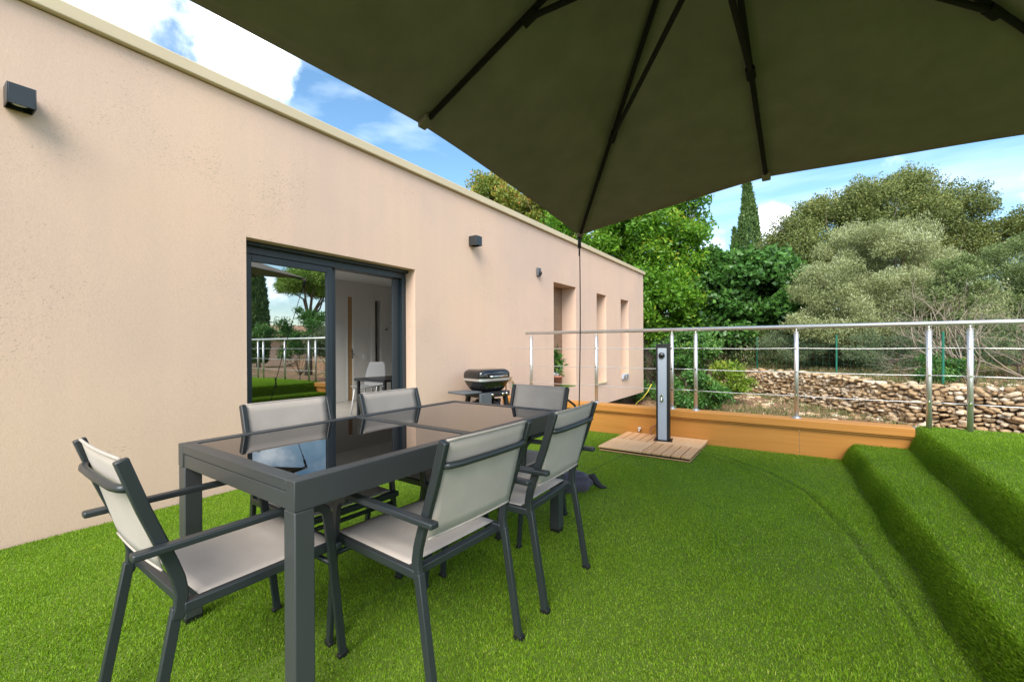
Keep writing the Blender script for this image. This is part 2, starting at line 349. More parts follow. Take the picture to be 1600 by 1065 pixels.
# ---- terrace slab and turf base with the two turf-covered steps
bm = BM(); box(bm, -3.80, 9, -7, 5.40, -.9, -.03); struct(finish('terrace', bm, M['concrete']))
def sst(a, b, t): u = np.clip((t-a)/(b-a), 0, 1); return u*u*(3-2*u)
CRE = np.array([(-1.0, 5.0), (-.666, 4.845), (-.25, 4.461), (.03, 4.045), (.244, 3.252), (.34, 2.617), (.385, 2.254), (.40, 1.6), (.40, 0)])
def e1(y): return .385+.052*(5.4-np.clip(y, -3, 5.4))
def rnd_(a, b, t): u = np.clip((t-a)/(b-a), 0, 1); return .25*u*u*(3-2*u)+.75*(1-(1-u)**2.6)
def seamx(y): return -1.64+.03*np.sin(y*1.3)+.055*np.clip(y-2.6, 0, 9)
def th(x, y):
    """height of the turf sheet"""
    x = np.asarray(x, float); y = np.asarray(y, float)
    a = e1(y)+.008*np.sin(y*7); z = .172*rnd_(a-.045, a+.075, x)
    b = .875+.006*np.sin(y*5+1); z = z+.198*rnd_(b-.045, b+.085, x)
    best = np.full(x.shape, 9.)
    for p, q in zip(CRE[:-1], CRE[1:]):
        d = q-p; t = np.clip(((x-p[0])*d[0]+(y-p[1])*d[1])/(d@d), 0, 1); best = np.minimum(best, np.hypot(x-p[0]-t*d[0], y-p[1]-t*d[1]))
    z = z+(.016*np.exp(-((best-.05)/.045)**2)-.016*np.exp(-(best/.02)**2))*(x < .41)
    z = z-.020*np.exp(-((x-seamx(y))/.012)**2)*(y < 4.45)
    z = z+.003*hn(x, y, 2.2)
    return z
txs = np.unique(np.concatenate([np.arange(-3.80, -1.75, .06), np.arange(-1.75, -1.38, .010), np.arange(-1.38, -.9, .06), np.arange(-.9, 1.2, .018), np.arange(1.2, 9.01, .2)]))
tys = np.concatenate([np.arange(-7, -.5, .4), np.arange(-.5, 5.41, .04)])
def turfgrid(txs, tys, name):
    TX, TY = np.meshgrid(txs, tys, indexing='ij'); TZ = th(TX, TY); idx = np.arange(TX.size).reshape(TX.shape)
    return np.stack([TX, TY, TZ], -1).reshape(-1, 3), np.stack([idx[:-1, :-1], idx[1:, :-1], idx[1:, 1:], idx[:-1, 1:]], -1).reshape(-1, 4)
V1, F1 = turfgrid(txs, tys, '')
V2, F2 = turfgrid(np.concatenate([np.arange(.885, 1.2, .02), np.arange(1.2, 9.01, .2)]), np.array([5.40, 5.5, 5.6]), '')
turfm = mat('turf_backing', (.10, .165, .01), .95, var=.3, vscale=200, bump=.6, bscale=300)
struct(npmesh('turf_base', np.concatenate([V1, V2]), np.concatenate([F1, F2+len(V1)]), turfm, smooth=True))
# ---- turf blades
def blades():
    P = []; zones = [(-3.80, 1.6, -.3, 2.4, 44000), (-3.80, 2.2, 2.4, 4.0, 28000), (-3.80, 2.6, 4.0, 5.40, 20000), (.885, 3.2, 5.40, 5.6, 15000), (1.6, 3.0, 1.0, 2.4, 12000), (2.2, 4.2, 2.4, 5.4, 6000)]
    for x0, x1, y0, y1, d in zones:
        n = int((x1-x0)*(y1-y0)*d); p = np.stack([rng.uniform(x0, x1, n), rng.uniform(y0, y1, n)], -1); P.append(np.c_[p, np.full(n, (30000/d)**.5)])
    yy = rng.uniform(-.3, 5.4, 70000); P.append(np.stack([e1(yy)+rng.uniform(-.05, .055, len(yy)), yy, np.ones(len(yy))], -1))
    yy = rng.uniform(-.3, 5.4, 70000); P.append(np.stack([.875+rng.uniform(-.055, .06, len(yy)), yy, np.ones(len(yy))], -1))
    P = np.concatenate(P); x, y, ws = P.T
    # seam between two rolls, and the tiles / furniture feet press nothing down
    seam = np.abs(x-seamx(y)) < .0125*rng.uniform(.5, 1.5, len(x))*(1+.5*np.sin(y*9))
    keep = ~(seam & (y < 4.5)) & ~((x > -1.87) & (x < -.89) & (y > 4.44)); x, y, ws = x[keep], y[keep], ws[keep]; n = len(x)
    z = th(x, y); e = .01; nx = np.maximum(-(th(x+e, y)-z)/e*.3, -.9); ny = -(th(x, y+e)-z)/e
    nrm = np.stack([nx, ny, np.ones(n)], -1); nrm /= np.linalg.norm(nrm, axis=1)[:, None]
    ang = rng.uniform(0, 2*np.pi, n); lean = rng.uniform(.2, 1.3, n)
    lx = np.cos(ang)*lean+.25*hn(x, y, 1.7)-.15; ly = np.sin(ang)*lean+.3*hn(y, x, 1.5)-.1
    dirv = nrm+np.stack([lx, ly, np.zeros(n)], -1)*.75; dirv /= np.linalg.norm(dirv, axis=1)[:, None]
    ln = rng.uniform(.010, .021, n)*(.9+.25*hn(x*3, y*3)); w = rng.uniform(.0013, .0023, n)*ws
    a2 = rng.uniform(0, 2*np.pi, n); sd = np.stack([np.cos(a2), np.sin(a2), np.zeros(n)], -1)*w[:, None]
    b = np.stack([x, y, z-.002], -1); mid = b+dirv*ln[:, None]*.55; tip = b+dirv*ln[:, None]; tip[:, 2] -= .003*lean
    V = np.stack([b-sd, b+sd, mid+sd*.8, tip, mid-sd*.8], 1).reshape(-1, 3)
    Fc = np.arange(n*5).reshape(-1, 5)
    rn = np.clip(rng.normal(.53, .19, n)+.15*hn(x, y, .7)+.06*hn(x*6, y*6), 0, 1)
    m = leafmat('turf_fibre', [(0, (.10, .175, .008)), (.45, (.205, .38, .014)), (.8, (.33, .50, .03)), (1, (.50, .56, .10))], .45, .5, .35)
    stuff(npmesh('grass', V, Fc, m, rn), 'bright green artificial turf pile covering the terrace and its steps', 'artificial grass')
blades()
# ================================================================ HOUSE
WX = -3.82; HB = -.2; HT = 3.2
house = thing('house', 'pink beige rendered flat roofed house with dark sliding door', 'house', (WX, 2, 0))
def part(name, bm, m, root, **k):
    o = finish(name, bm, m, None, **k); o.parent = root; o.matrix_parent_inverse = Matrix.Translation(-Vector(root.location)) if True else o.matrix_parent_inverse
    return o
# openings (y0,y1,z0,z1)
DOOR = (1.72, 3.60, .0, 2.07); OP = [DOOR, (7.05, 8.0, .33, 2.345), (9.07, 9.64, .28, 2.335), (10.62, 11.22, .33, 2.34)]
TH = .32
bm = BM()
yb = sorted({-8, 12.5, *[o[0] for o in OP], *[o[1] for o in OP]}); zb = sorted({HB, HT, *[o[2] for o in OP], *[o[3] for o in OP]})
def isop(y, z): return any(o[0] < y < o[1] and o[2] < z < o[3] for o in OP)
for X, flip in ((WX, 0), (WX-TH, 1)):
    for a, b in zip(yb[:-1], yb[1:]):
        for c, d in zip(zb[:-1], zb[1:]):
            if isop((a+b)/2, (c+d)/2): continue
            q = [(X, a, c), (X, b, c), (X, b, d), (X, a, d)]
            bm.faces.new([bm.verts.new(v) for v in (q if not flip else q[::-1])])
for (a, b, c, d) in OP:
    for q in ([(a, c), (a, d)], [(b, d), (b, c)], [(a, d), (b, d)], [(b, c), (a, c)]):
        (y0, z0), (y1, z1) = q
        bm.faces.new([bm.verts.new(v) for v in ((WX, y0, z0), (WX, y1, z1), (WX-TH, y1, z1), (WX-TH, y0, z0))])
for q in ([(WX, -8, HB), (WX, -8, HT), (WX-TH, -8, HT), (WX-TH, -8, HB)], [(WX, -8, HB), (WX-TH, -8, HB), (WX-TH, 12.5, HB), (WX, 12.5, HB)], [(WX, -8, HT), (WX, 12.5, HT), (WX-TH, 12.5, HT), (WX-TH, -8, HT)]):
    bm.faces.new([bm.verts.new(v) for v in q])
bmesh.ops.remove_doubles(bm, verts=bm.verts, dist=1e-5)
part('wall', bm, M['stucco'], house)
bm = BM(); box(bm, -12, WX-.001, 12.5-.30, 12.5, HB, HT); part('wall', bm, M['stucco'], house)
bm = BM(); box(bm, -8.3, WX-TH-.001, -8, -.8, 3.0, 3.19); box(bm, -5.0, WX-TH-.001, -.8, 4.5, 3.0, 3.19); box(bm, -8.3, -7.4, -.8, 4.5, 3.0, 3.19); box(bm, -12, WX-TH-.001, 4.501, 12.2, 3.0, 3.19); box(bm, -12, WX-TH-.001, 8.6, 12.2, -.2, .0); part('roof', bm, M['concrete'], house)  # gap in the slab is an added, unseen rooflight that brightens the room
bm = BM(); box(bm, WX-.40, WX+.045, -8.05, 12.56, 3.206, 3.30); box(bm, -12, WX-.40, 12.18, 12.56, 3.206, 3.30); part('coping', bm, M['coping'], house, bevel=.008)
bm = BM(); box(bm, -11, -4.6, 8, 11.6, -1.2, -.21); part('basement_wall', bm, M['concrete'], house)
# room
bm = BM(); box(bm, -8.2, -8.0, 4.2, 5.6, 0, 2.55); box(bm, -8.2, -8.0, 5.72, 6.32, 0, 2.55); box(bm, -8.2, -8.0, 6.32, 6.48, 2.2, 2.55); box(bm, -8.2, -8, 5.6, 5.72, 2.22, 2.55); box(bm, -8.2, -8.0, 6.48, 8.4, 0, 2.55)
box(bm, -8.2, -8.0, -1, 4.2, 2.4, 2.55); box(bm, -8, WX-TH, 8.2, 8.4, 0, 2.55); box(bm, -8, WX-TH, -1.2, -1.0, 0, 2.55)  # wide opening below this lintel is added out of view to bring in daylight
part('room_wall', bm, M['plaster'], house)
bm = BM(); box(bm, -8.2, -7.4, -1.2, 3.6, 2.551, 2.7); box(bm, -5.0, WX-TH-.002, -1.2, 3.6, 2.551, 2.7); box(bm, -7.4, -5.0, -1.2, -.8, 2.551, 2.7); box(bm, -8.2, WX-TH-.002, 3.6, 8.4, 2.551, 2.7); part('ceiling', bm, M['plaster'], house)  # ceiling opening added out of view, under the roof gap, to let light in
bm = BM(); box(bm, -9.5, WX-TH+.002, -1.2, 8.4, -.15, -.004); part('room_floor', bm, M['roomfloor'], house)
bm = BM(); box(bm, -8.35, -8.15, 6.325, 6.475, 0, 2.195); part('doorway_shade_panel', bm, mat('painted_shade', (.02, .02, .02), .9), house)  # black panel: the doorway's unlit depth painted as a dark surface
bm = BM(); box(bm, -8.06, -7.995, 5.585, 5.61, 0, 2.24); box(bm, -8.06, -7.995, 5.735, 5.80, 0, 2.30); box(bm, -7.998, -7.985, 6.20, 6.30, 0, 2.27); part('door_casing', bm, M['plaster'], house)
bm = BM(); box(bm, -8.05, -8.01, 5.61, 5.73, 0, 2.22); dd = part('interior_door', bm, M['oakwood'], house)
bm = BM(); tube(bm, [(-7.99, 5.72, 1.0), (-7.94, 5.72, 1.0), (-7.94, 5.66, 1.0)], .012, 8); box(bm, -8.009, -8.0, 5.70, 5.74, .9, 1.1); part('door_handle', bm, M['chrome'], house)
bm = BM(); box(bm, -7.998, -7.985, 5.98, 6.08, .88, .98); part('light_switch', bm, M['whiteplastic'], house, bevel=.004)
# black steel glazed partition
bm = BM()
for y in (6.78, 7.9): box(bm, -7.9, -7.86, y, y+.04, 0, 2.47)
box(bm, -7.9, -7.86, 6.82, 7.9, 2.43, 2.47); box(bm, -7.9, -7.86, 6.82, 7.9, 1.3, 1.33)
part('steel_partition', bm, M['black'], house)
# sliding door: outer frame, fixed pane left, sliding leaf parked behind it
bm = BM(); DX = WX-.16; DXi = DX-.14
y0, y1, z0, z1 = DOOR
box(bm, DXi, DX, y0+.002, y0+.055, .0, z1-.002); box(bm, DXi, DX, y1-.06, y1-.002, 0, z1-.002); box(bm, DXi, DX, y0+.055, y1-.06, z1-.10, z1-.002); box(bm, DXi, DX, y0+.055, y1-.06, .0, .035)
box(bm, DX, DX+.05, y0+.002, y1-.002, z1-.035, z1-.003)
part('door_frame', bm, M['frame'], house, bevel=.003)
ym = 2.62
def leaf(x, a, b, name):
    bm = BM(); fw = .062
    box(bm, x-.045, x, a, a+fw, .037, z1-.102); box(bm, x-.045, x, b-fw, b, .037, z1-.102); box(bm, x-.045, x, a+fw, b-fw, .037, .037+.08); box(bm, x-.045, x, a+fw, b-fw, z1-.102-fw, z1-.102)
    fr = part(name, bm, M['frame'], house, bevel=.003)
    bm = BM(); box(bm, x-.030, x-.018, a+fw-.004, b-fw+.004, .115, z1-.102-fw+.004)
    g = finish('pane', bm, M['pane']); g.parent = fr; g.matrix_parent_inverse = Matrix.Translation(-Vector(house.location)); g.matrix_parent_inverse = Matrix.Identity(4)
    return fr
leaf(DX-.01, y0+.057, ym, 'door_leaf'); leaf(DX-.07, y0+.11, ym+.075, 'sliding_leaf')
bm = BM(); box(bm, DX-.075, DX-.05, y1-.16, y1-.061, .037, z1-.103); part('door_stop', bm, M['frame'], house, bevel=.003)
# niche back wall with door, floor sill with turf, slit windows
bm = BM(); box(bm, WX-TH-.06, WX-TH-.003, 7.0, 8.05, .25, 2.4); part('niche_door', bm, M['browndoor'], house)
bm = BM(); box(bm, WX-TH+.003, WX-.01, 7.055, 7.995, .3305, .345); part('niche_turf', bm, turfm, house)
for (a, b, c, d) in OP[2:]:
    bm = BM(); box(bm, WX-TH-.05, WX-TH+.02, a-.02, a+.05, c, d); box(bm, WX-TH-.05, WX-TH+.02, b-.05, b+.02, c, d); box(bm, WX-TH-.05, WX-TH+.02, a+.05, b-.05, d-.05, d); box(bm, WX-TH-.05, WX-TH+.02, a+.05, b-.05, c, c+.05)
    fr = part('window', bm, M['frame'], house)
    bm = BM(); box(bm, WX-TH-.02, WX-TH-.01, a+.05, b-.05, c+.05, d-.05); g = finish('pane', bm, M['pane']); g.parent = fr
bm = BM(); box(bm, WX-TH+.02, WX+.03, 9.075, 9.635, .281, .31); part('sill', bm, M['coping'], house)
# wall lamps, sensor, window box
def wall_lamp(y, z, label, s=.13):
    t = thing('wall_lamp', label, 'wall lamp', (WX, y, z), 0, 'cube lamps on the house wall')
    bm = BM(); h = s/2
    box(bm, .012, .012+s*.95, -h, -h+.006, -h, h); box(bm, .012, .012+s*.95, h-.006, h, -h, h); box(bm, .012+s*.95-.006, .012+s*.95, -h+.006, h-.006, -h, h); box(bm, .012, .006+s*.95, -h+.006, h-.006, h-.006, h)
    box(bm, .0125, .10, -h+.0065, h-.0065, -h+.03, h-.0065)
    finish('lamp_body', bm, M['alu'], t, bevel=.0015)
    bm = BM(); box(bm, .001, .012, -h+.004, h-.004, -h+.004, h-.004); finish('back_plate', bm, M['black'], t)
    bm = BM(); lathe(bm, [(.03, -h+.022), (.03, -h+.0295)], .06, 0, 0, 20); finish('lens', bm, M['whiteplastic'], t)
    return t
wall_lamp(.472, 2.60, 'dark cube wall lamp high up at the left end of the wall', .115)
wall_lamp(4.66, 2.61, 'dark cube wall lamp right of the sliding door')
t = thing('motion_sensor', 'small grey rounded wall sensor left of the tall niche', 'sensor', (WX, 6.47, 2.44))
bm = BM(); box(bm, .001, .045, -.055, .055, -.075, .075); finish('sensor_body', bm, M['grey'], t, bevel=.018, seg=4)
bm = BM(); lathe(bm, [(.001, 0), (.028, .002), (.035, .015), (.028, .035), (.001, .042)], seg=18); o = finish('sensor_eye', bm, M['black'], t, smooth=True); o.rotation_euler = (0, R(90), 0); o.location = (.04, 0, -.02)
t = thing('wall_outlet_box', 'small silver cased outlet under the last slit window', 'outlet box', (WX, 11.0, .36))
bm = BM(); box(bm, .0, .05, -.33, .1, -.07, .06); finish('casing', bm, M['silver'], t, bevel=.01)
for q0, q1 in ((-.28, -.17), (-.08, .04)): bm = BM(); box(bm, .051, .06, q0, q1, -.04, .03); finish('socket_cover', bm, M['chrome'], t, bevel=.003)
# potted plant in the niche
pp = thing('potted_plant', 'leafy potted shrub in terracotta pot in the wall niche', 'plant', (-3.96, 7.36, .346)); pp.scale = (1.12, 1.12, 1.15)
bm = BM(); lathe(bm, [(.085, 0), (.115, .17), (.128, .171), (.13, .205), (.115, .206), (.11, .185)], seg=28); finish('pot', bm, M['terracotta'], pp, smooth=True)
bm = BM(); lathe(bm, [(.108, .18), (.05, .19)], seg=16); finish('soil', bm, M['soil'], pp)
def leaves(cent, size, m, name, parent=None, aspect=.5, up=.3, rnd=None, jitter=.3, loc0=None):
    n = len(cent); d = rng.normal(size=(n, 3)); d[:, 2] += up; d /= np.linalg.norm(d, axis=1)[:, None]
    s = rng.normal(size=(n, 3)); s -= (s*d).sum(1)[:, None]*d; s /= np.linalg.norm(s, axis=1)[:, None]
    ln = size*rng.uniform(1-jitter, 1+jitter, n); a = (d*ln[:, None]); b = s*(ln*aspect)[:, None]*.5
    nn = np.cross(d, s)*(ln*.08)[:, None]
    V = np.stack([cent, cent+a*.45+b+nn, cent+a, cent+a*.45-b+nn], 1).reshape(-1, 3)
    return npmesh(name, V, np.arange(n*4).reshape(-1, 4), m, rng.uniform(0, 1, n) if rnd is None else rnd, parent)
LM = dict(
 fig=leafmat('fig_leaf', [(0, (.03, .09, .015)), (.5, (.065, .17, .028)), (.85, (.12, .26, .05)), (1, (.2, .34, .07))], .22, .42),
 olive=leafmat('olive_leaf', [(0, (.17, .20, .07)), (.5, (.33, .37, .15)), (.85, (.50, .54, .30)), (1, (.62, .65, .42))], .25, .5),
 oak=leafmat('oak_leaf', [(0, (.065, .095, .02)), (.5, (.145, .185, .045)), (.85, (.24, .27, .07)), (1, (.34, .32, .11))], .22, .5),
 cypress=leafmat('cypress_leaf', [(0, (.03, .07, .016)), (.5, (.075, .15, .032)), (1, (.14, .22, .06))], .12, .6),
 walnut=leafmat('walnut_leaf', [(0, (.06, .17, .012)), (.5, (.135, .31, .02)), (.85, (.27, .46, .04)), (1, (.52, .50, .05))], .42, .45),
 autumn=leafmat('autumn_leaf', [(0, (.09, .15, .02)), (.5, (.22, .28, .035)), (.8, (.40, .33, .05)), (1, (.52, .17, .06))], .3, .5),
 bush=leafmat('bush_leaf', [(0, (.035, .11, .02)), (.5, (.075, .2, .035)), (.9, (.14, .28, .05)), (1, (.3, .38, .06))], .25, .5),
 rosemary=leafmat('rosemary_leaf', [(0, (.06, .09, .04)), (.5, (.12, .165, .07)), (.9, (.2, .25, .12)), (1, (.3, .24, .14))], .15, .6),
 drygrass=leafmat('dry_grass_blade', [(0, (.06, .10, .02)), (.4, (.12, .16, .04)), (.7, (.28, .22, .10)), (1, (.36, .27, .15))], .25, .7),
 feather=leafmat('feathery_leaf', [(0, (.07, .11, .03)), (.5, (.16, .22, .065)), (.85, (.27, .34, .12)), (1, (.36, .40, .18))], .25, .55),
 lime=leafmat('lime_leaf', [(0, (.10, .2, .02)), (.6, (.22, .34, .03)), (1, (.40, .42, .05))], .35, .5),
 pine=leafmat('pine_needle', [(0, (.08, .16, .02)), (.5, (.2, .34, .05)), (1, (.36, .48, .08))], .2, .6),
)
c = rng.normal(size=(420, 3))*[.05, .05, .12]+[0, 0, .38]; leaves(c, .10, LM['bush'], 'foliage', pp, .35, .2)
bm = BM()
for k in range(5): tube(bm, [(0, 0, .18), (rng.normal()*.03, rng.normal()*.03, .34), (rng.normal()*.06, rng.normal()*.06, .5)], .005, 6)
finish('stem', bm, M['bark'], pp)
bm = BM(); bmesh.ops.create_icosphere(bm, subdivisions=3, radius=.055)
for v in bm.verts: v.co += v.co.normalized()*.01*math.sin(v.co.x*90+v.co.y*70); v.co.z *= .8
o = finish('pebble_bag', bm, M['whiteplastic'], pp, smooth=True); o.location = (.035, -.03, .23)
# tap and hose on the wall
tp = thing('garden_tap', 'brass wall tap with green hose connector beside the grill', 'tap', (WX, 5.55, .56))
bm = BM(); tube(bm, [(.0, 0, .06), (.06, 0, .06), (.09, 0, .04), (.09, 0, 0)], .014, 10); tube(bm, [(.05, 0, .06), (.05, 0, .10)], .007, 8); box(bm, .04, .06, -.04, .04, .10, .108); finish('valve', bm, M['brass'], tp)
bm = BM(); tube(bm, [(.09, 0, .0), (.09, .0, -.04), (.12, .04, -.03), (.14, .08, -.06), (.14, .1, -.14)], .022, 10); finish('hose_connector', bm, M['greenplastic'], tp, smooth=True)
bm = BM(); tube(bm, [(.09, 0, -.03), (.07, -.02, -.2), (.05, -.03, -.5)], .012, 8); finish('hose', bm, M['black'], tp, smooth=True)
# ================================================================ PARAPET, RAILING
pw = thing('parapet_wall', 'low orange stained parapet along the terrace edge', 'parapet', (-1.5, 5.42, 0))
def pl(name, bm, m, root, **k):
    o = finish(name, bm, m, root, **k); o.matrix_parent_inverse = Matrix.Translation(-Vector(root.location)); return o
bm = BM(); box(bm, -3.815, -.02, 5.42, 5.56, -.4, .285); box(bm, -.016, .90, 5.42, 5.56, -.4, .285); pl('panel', bm, M['parapet'], pw, bevel=.002)
bm = BM(); box(bm, -3.815, .875, 5.385, 5.60, .288, .372); box(bm, -3.815, .875, 5.40, 5.59, .268, .2875); pl('cap', bm, M['parapet'], pw, bevel=.006)
bm = BM(); box(bm, .0, 9, 5.62, 5.80, -.9, .33); pl('outer_wall', bm, M['concrete'], pw)
rl = thing('railing', 'stainless steel cable railing on top of the parapet', 'railing', (-1.5, 5.49, .37))
RY = 5.49; HR = 1.345
posts = [-3.36, -2.32, -1.325, -1.05, -.045, .985, 1.255, 2.28, 3.3, 3.57, 4.6, 5.6, 5.87, 6.9, 8.0]
for x in posts:
    zb_ = .372 if x < .88 else .375
    bm = BM(); tube(bm, [(x, RY, zb_), (x, RY, HR-.06)], .0215, 16); tube(bm, [(x, RY, HR-.06), (x, RY, HR-.052)], [.0235, .0235], 16); tube(bm, [(x, RY, HR-.052), (x, RY, HR-.018)], .009, 10)
    if x < .88: lathe(bm, [(.045, .372), (.045, .379), (.028, .380), (.026, .395)], x, RY, 0, 20)
    pst = pl('post', bm, M['steel'], rl, smooth=True)
    for zc in (1.118, .865, .612):
        bm = BM(); tube(bm, [(x, RY-.027, zc), (x, RY-.0195, zc)], .010, 10); finish('cable_clamp', bm, M['chrome'], pst)
bm = BM(); tube(bm, [(-3.45, RY, HR), (8.1, RY, HR)], .0225, 18); lathe(bm, [(.0, -.004), (.024, -.003), (.024, .012)], 0, 0, 0, 16)
bm.verts.ensure_lookup_table(); 
pl('handrail', bm, M['steel'], rl, smooth=True)
def sag(a, b, z, s): return [(a+(b-a)*k/8, RY, z-s*4*(k/8)*(1-k/8)) for k in range(9)]
for a, b in ((-3.75, -1.325), (-1.05, .985), (1.255, 3.3), (3.57, 5.6), (5.87, 8.0)):
    mids = [a]+[p for p in posts if a < p < b]+[b]
    for zc in (1.118, .865, .612):
        bm = BM(); pts = []
        for p, q in zip(mids[:-1], mids[1:]): pts += sag(p, q, zc, .006)[(1 if pts else 0):]
        tube(bm, pts, .0042, 8); pl('cable', bm, M['steel'], rl, smooth=True)
for a, b in ((-1.325, -1.05), (.985, 1.255), (3.3, 3.57), (5.6, 5.87)):
    for zc in (1.118, .865, .612):
        bm = BM(); tube(bm, [(a, RY, zc), (b, RY, zc)], .0042, 8); pl('cable', bm, M['steel'], rl, smooth=True)
# ================================================================ SHOWER
dk = thing('deck_platform', 'two stacked light wood deck tiles under the shower column', 'deck tiles', (-1.37, 4.93, 0))
def slats(bm, x0, x1, y0, y1, n, z0, z1, g=.011):
    for k in range(n): box(bm, x0+(x1-x0)*k/n+g/2, x0+(x1-x0)*(k+1)/n-g/2, y0, y1, z0, z1)
xa, xb, ya, yb_ = -1.86, -.90, 4.45, 5.40; xm = -1.38; ymd = 4.93
bm = BM(); box(bm, xa+.01, xb-.01, ya+.01, yb_-.01, .006, .016); pl('lower_tile', bm, M['deck2'], dk)
bm = BM(); box(bm, xa+.012, xb-.012, ya+.014, yb_-.012, .0165, .034); pl('tile_grid', bm, M['black'], dk)
bm = BM(); slats(bm, xa, xm-.002, ymd+.003, yb_, 5, .0345, .052); slats(bm, xm+.002, xb, ya, ymd-.003, 5, .0345, .052); pl('slats', bm, M['deck2'], dk, bevel=.0025)
bm = BM(); box(bm, xa, xm-.002, ya, ymd-.003, .0345, .053); box(bm, xm+.002, xb, ymd+.003, yb_, .0345, .053); pl('boards', bm, M['deck'], dk, bevel=.0025)
sh = thing('outdoor_shower', 'black shower column with grey front panel on the wood deck', 'shower', (-1.335, 5.12, .053), R(10))
bm = BM(); box(bm, -.075, .075, -.05, .085, .006, 1.10); finish('column', bm, M['black'], sh, bevel=.006)
bm = BM(); box(bm, -.054, .042, -.0545, -.0505, .012, 1.07); finish('front_panel', bm, M['silver'], sh, bevel=.001)
bm = BM(); box(bm, -.10, .10, -.085, .11, 0, .006); finish('base_plate', bm, M['black'], sh)
bm = BM(); lathe(bm, [(.036, 0), (.034, .012), (.024, .024), (.006, .03)], seg=24); o = finish('shower_knob', bm, M['enamel'], sh, smooth=True); o.rotation_euler = (R(90), 0, 0); o.location = (-.012, -.055, .985)
bm = BM(); tube(bm, [(-.012, -.054, .50), (-.012, -.085, .50), (-.012, -.10, .47)], .009, 10); tube(bm, [(-.012, -.075, .505), (-.012, -.08, .55)], .007, 8); box(bm, -.03, .006, -.062, -.055, .45, .53); finish('tap', bm, M['chrome'], sh, bevel=.002)
bm = BM(); box(bm, -.078, .078, -.053, .088, 1.1005, 1.118); tube(bm, [(-.01, .0, 1.118), (-.015, -.0, 1.145), (-.02, -.03, 1.15)], .01, 8); finish('top_cap', bm, M['black'], sh, bevel=.003)
tag(pl('supply_hose', (lambda b: (tube(b, [(-1.43, 5.41, .16), (-1.50, 5.40, .165), (-1.545, 5.36, .14), (-1.55, 5.34, .09), (-1.53, 5.33, .06)], .010, 8), b)[1])(BM()), M['copperpipe'], dk), 'x', 'y')
hs_ = bpy.data.objects['supply_hose']; del hs_['label']; del hs_['category']
vt = thing('hose_valve', 'small chrome valve with white knob at the parapet foot', 'valve', (-1.70, 5.40, .06))
bm = BM(); tube(bm, [(0, .018, .03), (0, -.02, .03), (0, -.035, .01)], .012, 10); finish('valve_body', bm, M['chrome'], vt, smooth=True)
bm = BM(); lathe(bm, [(.02, .04), (.024, .05), (.015, .06)], 0, -.01, 0, 14); finish('valve_knob', bm, M['whiteplastic'], vt, smooth=True)
# ================================================================ TABLE
TX0, TX1, TY0, TY1 = -2.175, -1.25, .705, 2.415
tb = thing('dining_table', 'large anthracite dining table topped with two smoked glass panels', 'table', ((TX0+TX1)/2, (TY0+TY1)/2, 0), R(-.8))
hx, hy = (TX1-TX0)/2, (TY1-TY0)/2; Z = .75
bm = BM(); e = .05
box(bm, hx-e, hx, -hy, hy, .655, Z); box(bm, -hx, -hx+e, -hy, hy, .655, Z)
finish('side_rail', bm, M['tablealu'], tb, bevel=.003)
for s in (-1, 1):
    bm = BM(); a, b = (-hy, -hy+e) if s < 0 else (hy-e, hy)
    box(bm, -hx+e+.001, hx-e-.001, a+.001, b, .712, Z-.0005); box(bm, -hx+e+.001, hx-e-.001, a+.004, b-.002, .655, .709)
    finish('end_rail', bm, M['tablealu'], tb, bevel=.003)
bm = BM(); box(bm, -hx+e+.001, hx-e-.001, -.025, .025, .70, Z-.0005); finish('centre_rail', bm, M['tablealu'], tb, bevel=.002)
for a, b in ((-hy+e, -.025), (.025, hy-e)):
    bm = BM(); box(bm, -hx+e+.003, hx-e-.003, a+.003, b-.003, .738, Z-.004); finish('glass_panel', bm, M['glassblack'], tb, bevel=.001)
for sx in (-1, 1):
    for sy in (-1, 1):
        bm = BM(); q = .064; x0, x1 = (hx-q-.001, hx-.001) if sx > 0 else (-hx+.001, -hx+q+.001); y0_, y1_ = (hy-q-.001, hy-.001) if sy > 0 else (-hy+.001, -hy+q+.001)
        box(bm, x0, x1, y0_, y1_, .02, .6545); lg = finish('leg', bm, M['tablealu'], tb, bevel=.004)
        bm = BM(); box(bm, x0+.003, x1-.003, y0_+.003, y1_-.003, .0, .0195); finish('foot_pad', bm, M['black'], lg)
